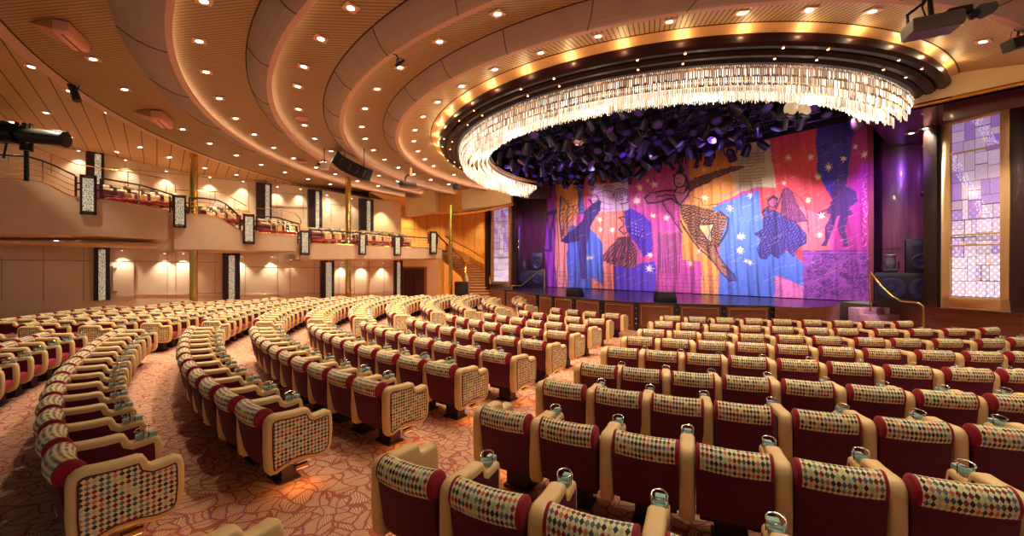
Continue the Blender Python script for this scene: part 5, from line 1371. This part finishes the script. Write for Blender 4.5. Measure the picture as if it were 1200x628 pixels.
# stair handrails onto the stage
r_ = rootc('stage_handrail', (0, 0, 0), 'bent brass handrail beside the carpeted steps right of the stage', 'handrail')
R1 = [at_d(px, py, D) for px, py, D in [(1020, 318, 13.3), (1032, 334, 12.9), (1046, 347, 12.6), (1056, 352.3, 12.4), (1076, 354.3, 11.9), (1082, 358.5, 11.8)]]
b_ = R1[-1].copy(); b_.z = fz(b_.x, b_.y)
mb = M(); mb.tube(R1+[b_], .028, 8); mb.build('rail', BRASS, r_)
mb = M(); t_ = R1[0].copy(); t_.z = STZ-.2; mb.cyl(t_, R1[0], .025, 8); mb.build('post', BRASS, r_)
r_ = rootc('stage_handrail', (0, 0, 0), 'straight sloping metal handrail at the far left end of the stage', 'handrail')
R1 = [at_d(px, py, D) for px, py, D in [(600, 334.5, 23.0), (611, 334.3, 22.6), (633, 316, 21.8), (638, 315, 21.6)]]
mb = M(); mb.tube(R1, .03, 8); mb.build('rail', CHROME, r_)
mb = M(); t_ = R1[-1].copy(); t_.z = STZ; mb.cyl(t_, R1[-1], .025, 8); t2 = R1[0].copy(); t2.z = fz(t2.x, t2.y)-.1; mb.cyl(t2, R1[0], .025, 8); mb.build('post', CHROME, r_)

# ------------------------------------------------------------------ follow spot on the balcony, far left
p = at_d(30, 200, 12.9)
r_ = rootc('follow_spot', p, 'long black follow spot lamp on a stand behind the balcony rail at far left', 'follow spot')
def c0(mb, nm, mt, **kw): o_ = mb.build(nm, mt, r_, **kw); o_.location = -r_.location; return o_
A_ = at_d(-50, 152, 12.6); B_ = at_d(22, 157, 12.75); C_ = at_d(76, 163, 13.0)
mb = M(); mb.tube([A_, B_], [.34, .30], 14); c0(mb, 'lamp_house', BLACKM)
mb = M(); mb.tube([B_, B_*.6+C_*.4, C_], [.2, .24, .22], 16); c0(mb, 'barrel', mat('barrel_black', rgb(50, 48, 40), .35, .3))
mb = M(); mb.tube([C_, C_+(C_-B_).normalized()*.03], [.25, .25], 18); c0(mb, 'lens_hood', BLACK)
for k in range(4):
    q_ = A_*(1-k*.25)+B_*k*.25; mb = M(); mb.box(q_+Vector((.1, -.1, .28)), (.3, .2, .1)); c0(mb, 'vent_box', BLACK, bevel=.02)
for k in range(3):
    q_ = B_*(1-k*.15)+C_*k*.15; mb = M(); mb.cyl(q_+Vector((0, -.05, .18)), q_+Vector((0, -.05, .36)), .05, 8); c0(mb, 'focus_knob', BLACK)
mb = M(); q_ = at_d(31, 168, 12.8); mb.tube([q_, q_+Vector((0, 0, -.22))], .15, 10); mb.tube([q_+Vector((0, 0, -.2)), Vector((q_.x, q_.y, 4.75))], .06, 8); c0(mb, 'stand', BLACKM)
mb = M(); mb.tube([at_d(8, 165, 12.7), at_d(4, 185, 12.7)], .03, 6); mb.tube([at_d(37, 165, 12.9), at_d(37, 176, 12.9)], .05, 6); mb.tube([at_d(60, 152, 12.9), at_d(80, 155, 12.9)], .03, 6); c0(mb, 'arm', BLACKM)

# ------------------------------------------------------------------ things hanging from the ceiling
# curved line-array loudspeaker
r_ = rootc('line_array_speaker', at_d(412, 194, 15.5), 'long black curved loudspeaker array hanging at an angle from the slatted ceiling', 'speaker')
top = [(395.5, 176), (405, 184), (417, 190), (428, 195.5), (437.5, 199)]; bot = [(388.5, 189.5), (399, 198), (411, 204.5), (422, 209), (433, 212)]
D_ = 15.5
mb = M(); T = [at_d(x, y, D_) for x, y in top]; B2_ = [at_d(x, y, D_) for x, y in bot]; off = Vector((-.25, .45, .1))
mb.strip(B2_, T); mb.strip(T, [t+off for t in T]); mb.strip([t+off for t in B2_], B2_); mb.strip([t+off for t in T], [t+off for t in B2_])
mb.add([B2_[0], T[0], T[0]+off, B2_[0]+off], [(0, 1, 2, 3)], smooth=False); mb.add([B2_[-1], T[-1], T[-1]+off, B2_[-1]+off], [(3, 2, 1, 0)], smooth=False)
c0(mb, 'cabinet', BLACK)
mb = M()
for u in (.18, .42, .62, .8):
    j = int(u*4); f_ = u*4-j; a_ = T[j]*(1-f_)+T[j+1]*f_; b_ = B2_[j]*(1-f_)+B2_[j+1]*f_
    for s_ in (.3, .5, .7): mb.lathe([(.035, 0), (.02, .015), (0, .02)], a_*(1-s_)+b_*s_+Vector((0, -.02, 0)), 8, Matrix.Rotation(PI/2, 3, 'X'))
c0(mb, 'tweeter', mat('tweeter_grey', rgb(84, 80, 78), .5))
mb = M(); mb.cyl(T[1]+off*.5, T[1]+off*.5+Vector((0, 0, .75)), .015, 5); c0(mb, 'hanging_wire', BLACKM); mb = M(); mb.cyl(T[3]+off*.5, T[3]+off*.5+Vector((0, 0, .9)), .015, 5); c0(mb, 'hanging_wire', BLACKM)
# small white projector
r_ = rootc('ceiling_projector', at_d(380, 194, 14.5), 'small pale projector hanging on a thin pole left of the black line array', 'projector')
mb = M(); mb.box((0, 0, 0), (.26, .30, .24), .3); mb.box((-.12, -.03, .03), (.12, .26, .14), .3); mb.build('body', mat('pale_plastic', rgb(214, 196, 176), .5), r_, bevel=.03)
mb = M(); mb.lathe([(.05, 0), (.05, .05), (0, .05)], (-.1, -.17, .02), 12, Matrix.Rotation(PI/2, 3, 'X')); mb.build('lens', BLACK, r_)
mb = M(); mb.cyl((0, 0, .1), (0, 0, .62), .015, 6); mb.box((0, 0, .16), (.16, .16, .06)); mb.build('pole', BLACKM, r_)
# dark projector on pole
r_ = rootc('ceiling_projector', at_d(478, 216, 17), 'dark projector hanging on a pale ceiling pole near the gold beam block', 'projector')
mb = M(); mb.box((0, 0, 0), (.68, .5, .2), .3); mb.build('body', mat('proj_grey', rgb(92, 78, 74), .4), r_, bevel=.04)
mb = M(); mb.lathe([(.09, 0), (.1, .06), (.07, .08)], (-.2, -.28, 0), 14, Matrix.Rotation(PI/2, 3, 'X')); mb.build('lens', BLACK, r_)
mb = M(); mb.tube([(-.12, 0, .08), (-.1, 0, .3), (0, 0, .4), (.15, 0, .34)], .03, 6); mb.build('bracket', BLACKM, r_)
mb = M(); mb.box((.12, 0, .52), (.08, .08, .36)); mb.build('pole', LIP, r_)
# the big projector, upper right
D_ = 5.6
r_ = rootc('large_projector', at_d(1092, 30, D_), 'large dark projector with barn door flap hanging from the ceiling at upper right', 'projector')
r_.scale = (.70,)*3
ax_ = Vector((.93, -.34, .05)).normalized(); sd = Vector((.34, .93, 0)).normalized(); upv = ax_.cross(sd)*-1; upv.normalize()
if upv.z < 0: upv = -upv
Rm = Matrix((ax_, sd, upv)).transposed()
mb = M(); mb.box((0, 0, 0), (.80, .48, .27), M3=Rm); mb.build('body', mat('proj_taupe', rgb(104, 92, 84), .45), r_, bevel=.05)
mb = M(); mb.box(Rm @ Vector((0, 0, -.137)), (.72, .40, .012), M3=Rm); mb.build('underside', mat('proj_violet', rgb(86, 62, 104), .4), r_)
mb = M(); mb.box(Rm @ Vector((.36, -.02, .14)), (.36, .30, .14), M3=Rm); mb.tube([Rm @ Vector((.5, -.1, .0)), Rm @ Vector((.62, -.1, .06))], .09, 12); mb.build('lamp_head', BLACK, r_, bevel=.03)
mb = M(); pts = [Rm @ Vector(v_) for v_ in [(.46, -.16, .02), (.60, -.20, .14), (.86, -.16, .16), (.93, -.1, .08), (.84, -.08, -.02), (.64, -.12, -.1)]]
mb.add(pts+[p_+Rm @ Vector((0, .012, 0)) for p_ in pts], [tuple(range(6)), tuple(range(6, 12))[::-1]]+[(k, (k+1) % 6, 6+(k+1) % 6, 6+k) for k in range(6)], smooth=False); mb.build('flap', mat('flap_grey', rgb(86, 82, 74), .45), r_)
mb = M(); mb.cyl((0, 0, .08), (0, .1, 1.2), .045, 10); mb.build('pole', BLACKM, r_)
mb = M(); mb.tube([Rm @ Vector((-.36, 0, .1)), Rm @ Vector((-.34, .05, .28))+Vector((0, 0, .05)), Vector((-.16, 0, .45)), Vector((-.1, .05, .9)), Vector((0, .1, 1.25))], .03, 8); mb.tube([(-.1, 0, .14), (-.14, .05, .4), (.06, .08, .7), (0, .1, 1.1)], .016, 6); mb.build('cable', BLACKM, r_)
# black box speaker, far right
r_ = rootc('ceiling_speaker', at_d(1196, 48, 7.8), 'black box loudspeaker hung from a small bracket at the right edge under the ceiling', 'speaker')
mb = M(); mb.box((.05, 0, 0), (.62, .22, .20), M3=Matrix.Rotation(.0, 3, 'Z') @ Matrix.Rotation(math.radians(-17), 3, 'Y')); mb.build('cabinet', BLACK, r_, bevel=.01)
mb = M(); mb.tube([(-.2, 0, .03), (-.16, .0, .2)], .006, 4); mb.tube([(-.05, 0, .1), (-.03, 0, .26)], .02, 6); mb.lathe([(.07, -.03), (.08, 0), (.05, .04)], (-.02, 0, .26), 10); mb.build('bracket', BLACKM, r_)
# small black lamp clipped to outer ring
r_ = rootc('clip_spotlight', at_d(86, 103.5, 10.2), 'slim black spotlight clipped to the outer edge of the ceiling rings at upper left', 'spotlight')
r_.scale = (1.25,)*3
mb = M(); mb.tube([(-.10, 0, .18), (-.06, 0, .1), (.0, 0, -.02), (.08, 0, -.24)], [.04, .06, .06, .07], 8); mb.build('body', BLACK, r_)
mb = M(); mb.tube([(-.1, 0, .16), (.0, 0, .2), (.06, .05, .08), (.03, .05, .0)], .012, 5); mb.build('cable', BLACKM, r_)
r_ = rootc('ceiling_camera', at_d(468, 71, 8.3), 'tiny black bracket lamp hanging under the third ceiling ring', 'spotlight')  # security camera on a hook, gives no light
mb = M(); mb.tube([(-.14, 0, .14), (-.06, 0, .12), (.0, 0, -.02)], .014, 5); mb.tube([(.06*math.cos(t), 0, .06*math.sin(t)) for t in np.linspace(0, 2*PI, 12)], .01, 5); mb.build('bracket', BLACK, r_)
mb = M(); mb.tube([(-.08, 0, -.1), (.1, 0, .02)], .028, 6); mb.build('body', BLACK, r_)
r_ = rootc('small_ceiling_speaker', at_d(534.5, 218.5, 18.5), 'small black box speaker on top of the gold beam block left of the chandelier', 'speaker')
mb = M(); mb.box((0, 0, 0), (.27, .2, .22)); mb.build('cabinet', BLACK, r_, bevel=.015)
mb = M(); mb.tube([(-.04, 0, .1), (.02, 0, .18)], .02, 6); mb.build('bracket', BLACKM, r_)
# beige wedge air outlets on the outer ring
for (px, py, s_, lb) in [(74, 34, .72, 'large beige wedge-shaped air outlet on the ceiling at upper left'), (183, 134, .85, 'beige wedge-shaped air outlet further back on the outermost ceiling ring')]:
    p = at_z(px, py, EYE+4.62); r_ = rootc('air_outlet', p, lb, 'air vent', math.radians(25), 'air outlets')
    w, l, h = .34*s_, .55*s_, .26*s_
    mb = M(); mb.prism([(-l, 0), (l, 0), (l, -h), (l-.06, -h-.05), (-l+.06, -h-.05), (-l, -h)], 0, w); mb.build('housing', mat('outlet_pink', rgb(236, 172, 146), .5), r_, bevel=.02)
    mb = M(); mb.add([(0, -l, 0), (0, l, 0), (0, l, -h), (0, -l, -h), (-w*2.2, l*.2, -.004), (-w*2.2, -l*.2, -.004)], [(0, 3, 5), (1, 4, 2), (3, 2, 4, 5), (0, 5, 4, 1)], smooth=False); mb.build('wedge', mat('outlet_tan', rgb(196, 138, 84), .6), r_)
    mb = M(); mb.box((w*.5, 0, -h-.053), (.02, l*1.7, .008)); mb.build('slot', GROOVE, r_)
for (px, py, lb) in [(354, 138, 'round pale flush ceiling speaker in the third slatted ring'), (354, 189, 'round pale flush ceiling speaker in the second slatted ring'), ]:
    p = at_z(px, py, EYE+4.53); r_ = rootc('flush_speaker', p, lb, 'ceiling speaker')
    mb = M(); mb.lathe([(.16, .0), (.16, -.014), (.145, -.02), (0, -.021)], (0, 0, 0), 20); mb.build('grille', mat('vent_pink', rgb(216, 148, 112), .5), r_)
    mb = M(); mb.tube([(.17*math.cos(t), .17*math.sin(t), -.01) for t in np.linspace(0, 2*PI, 20)[:-1]], .016, 5, closed=True); mb.build('rim', LIP, r_)
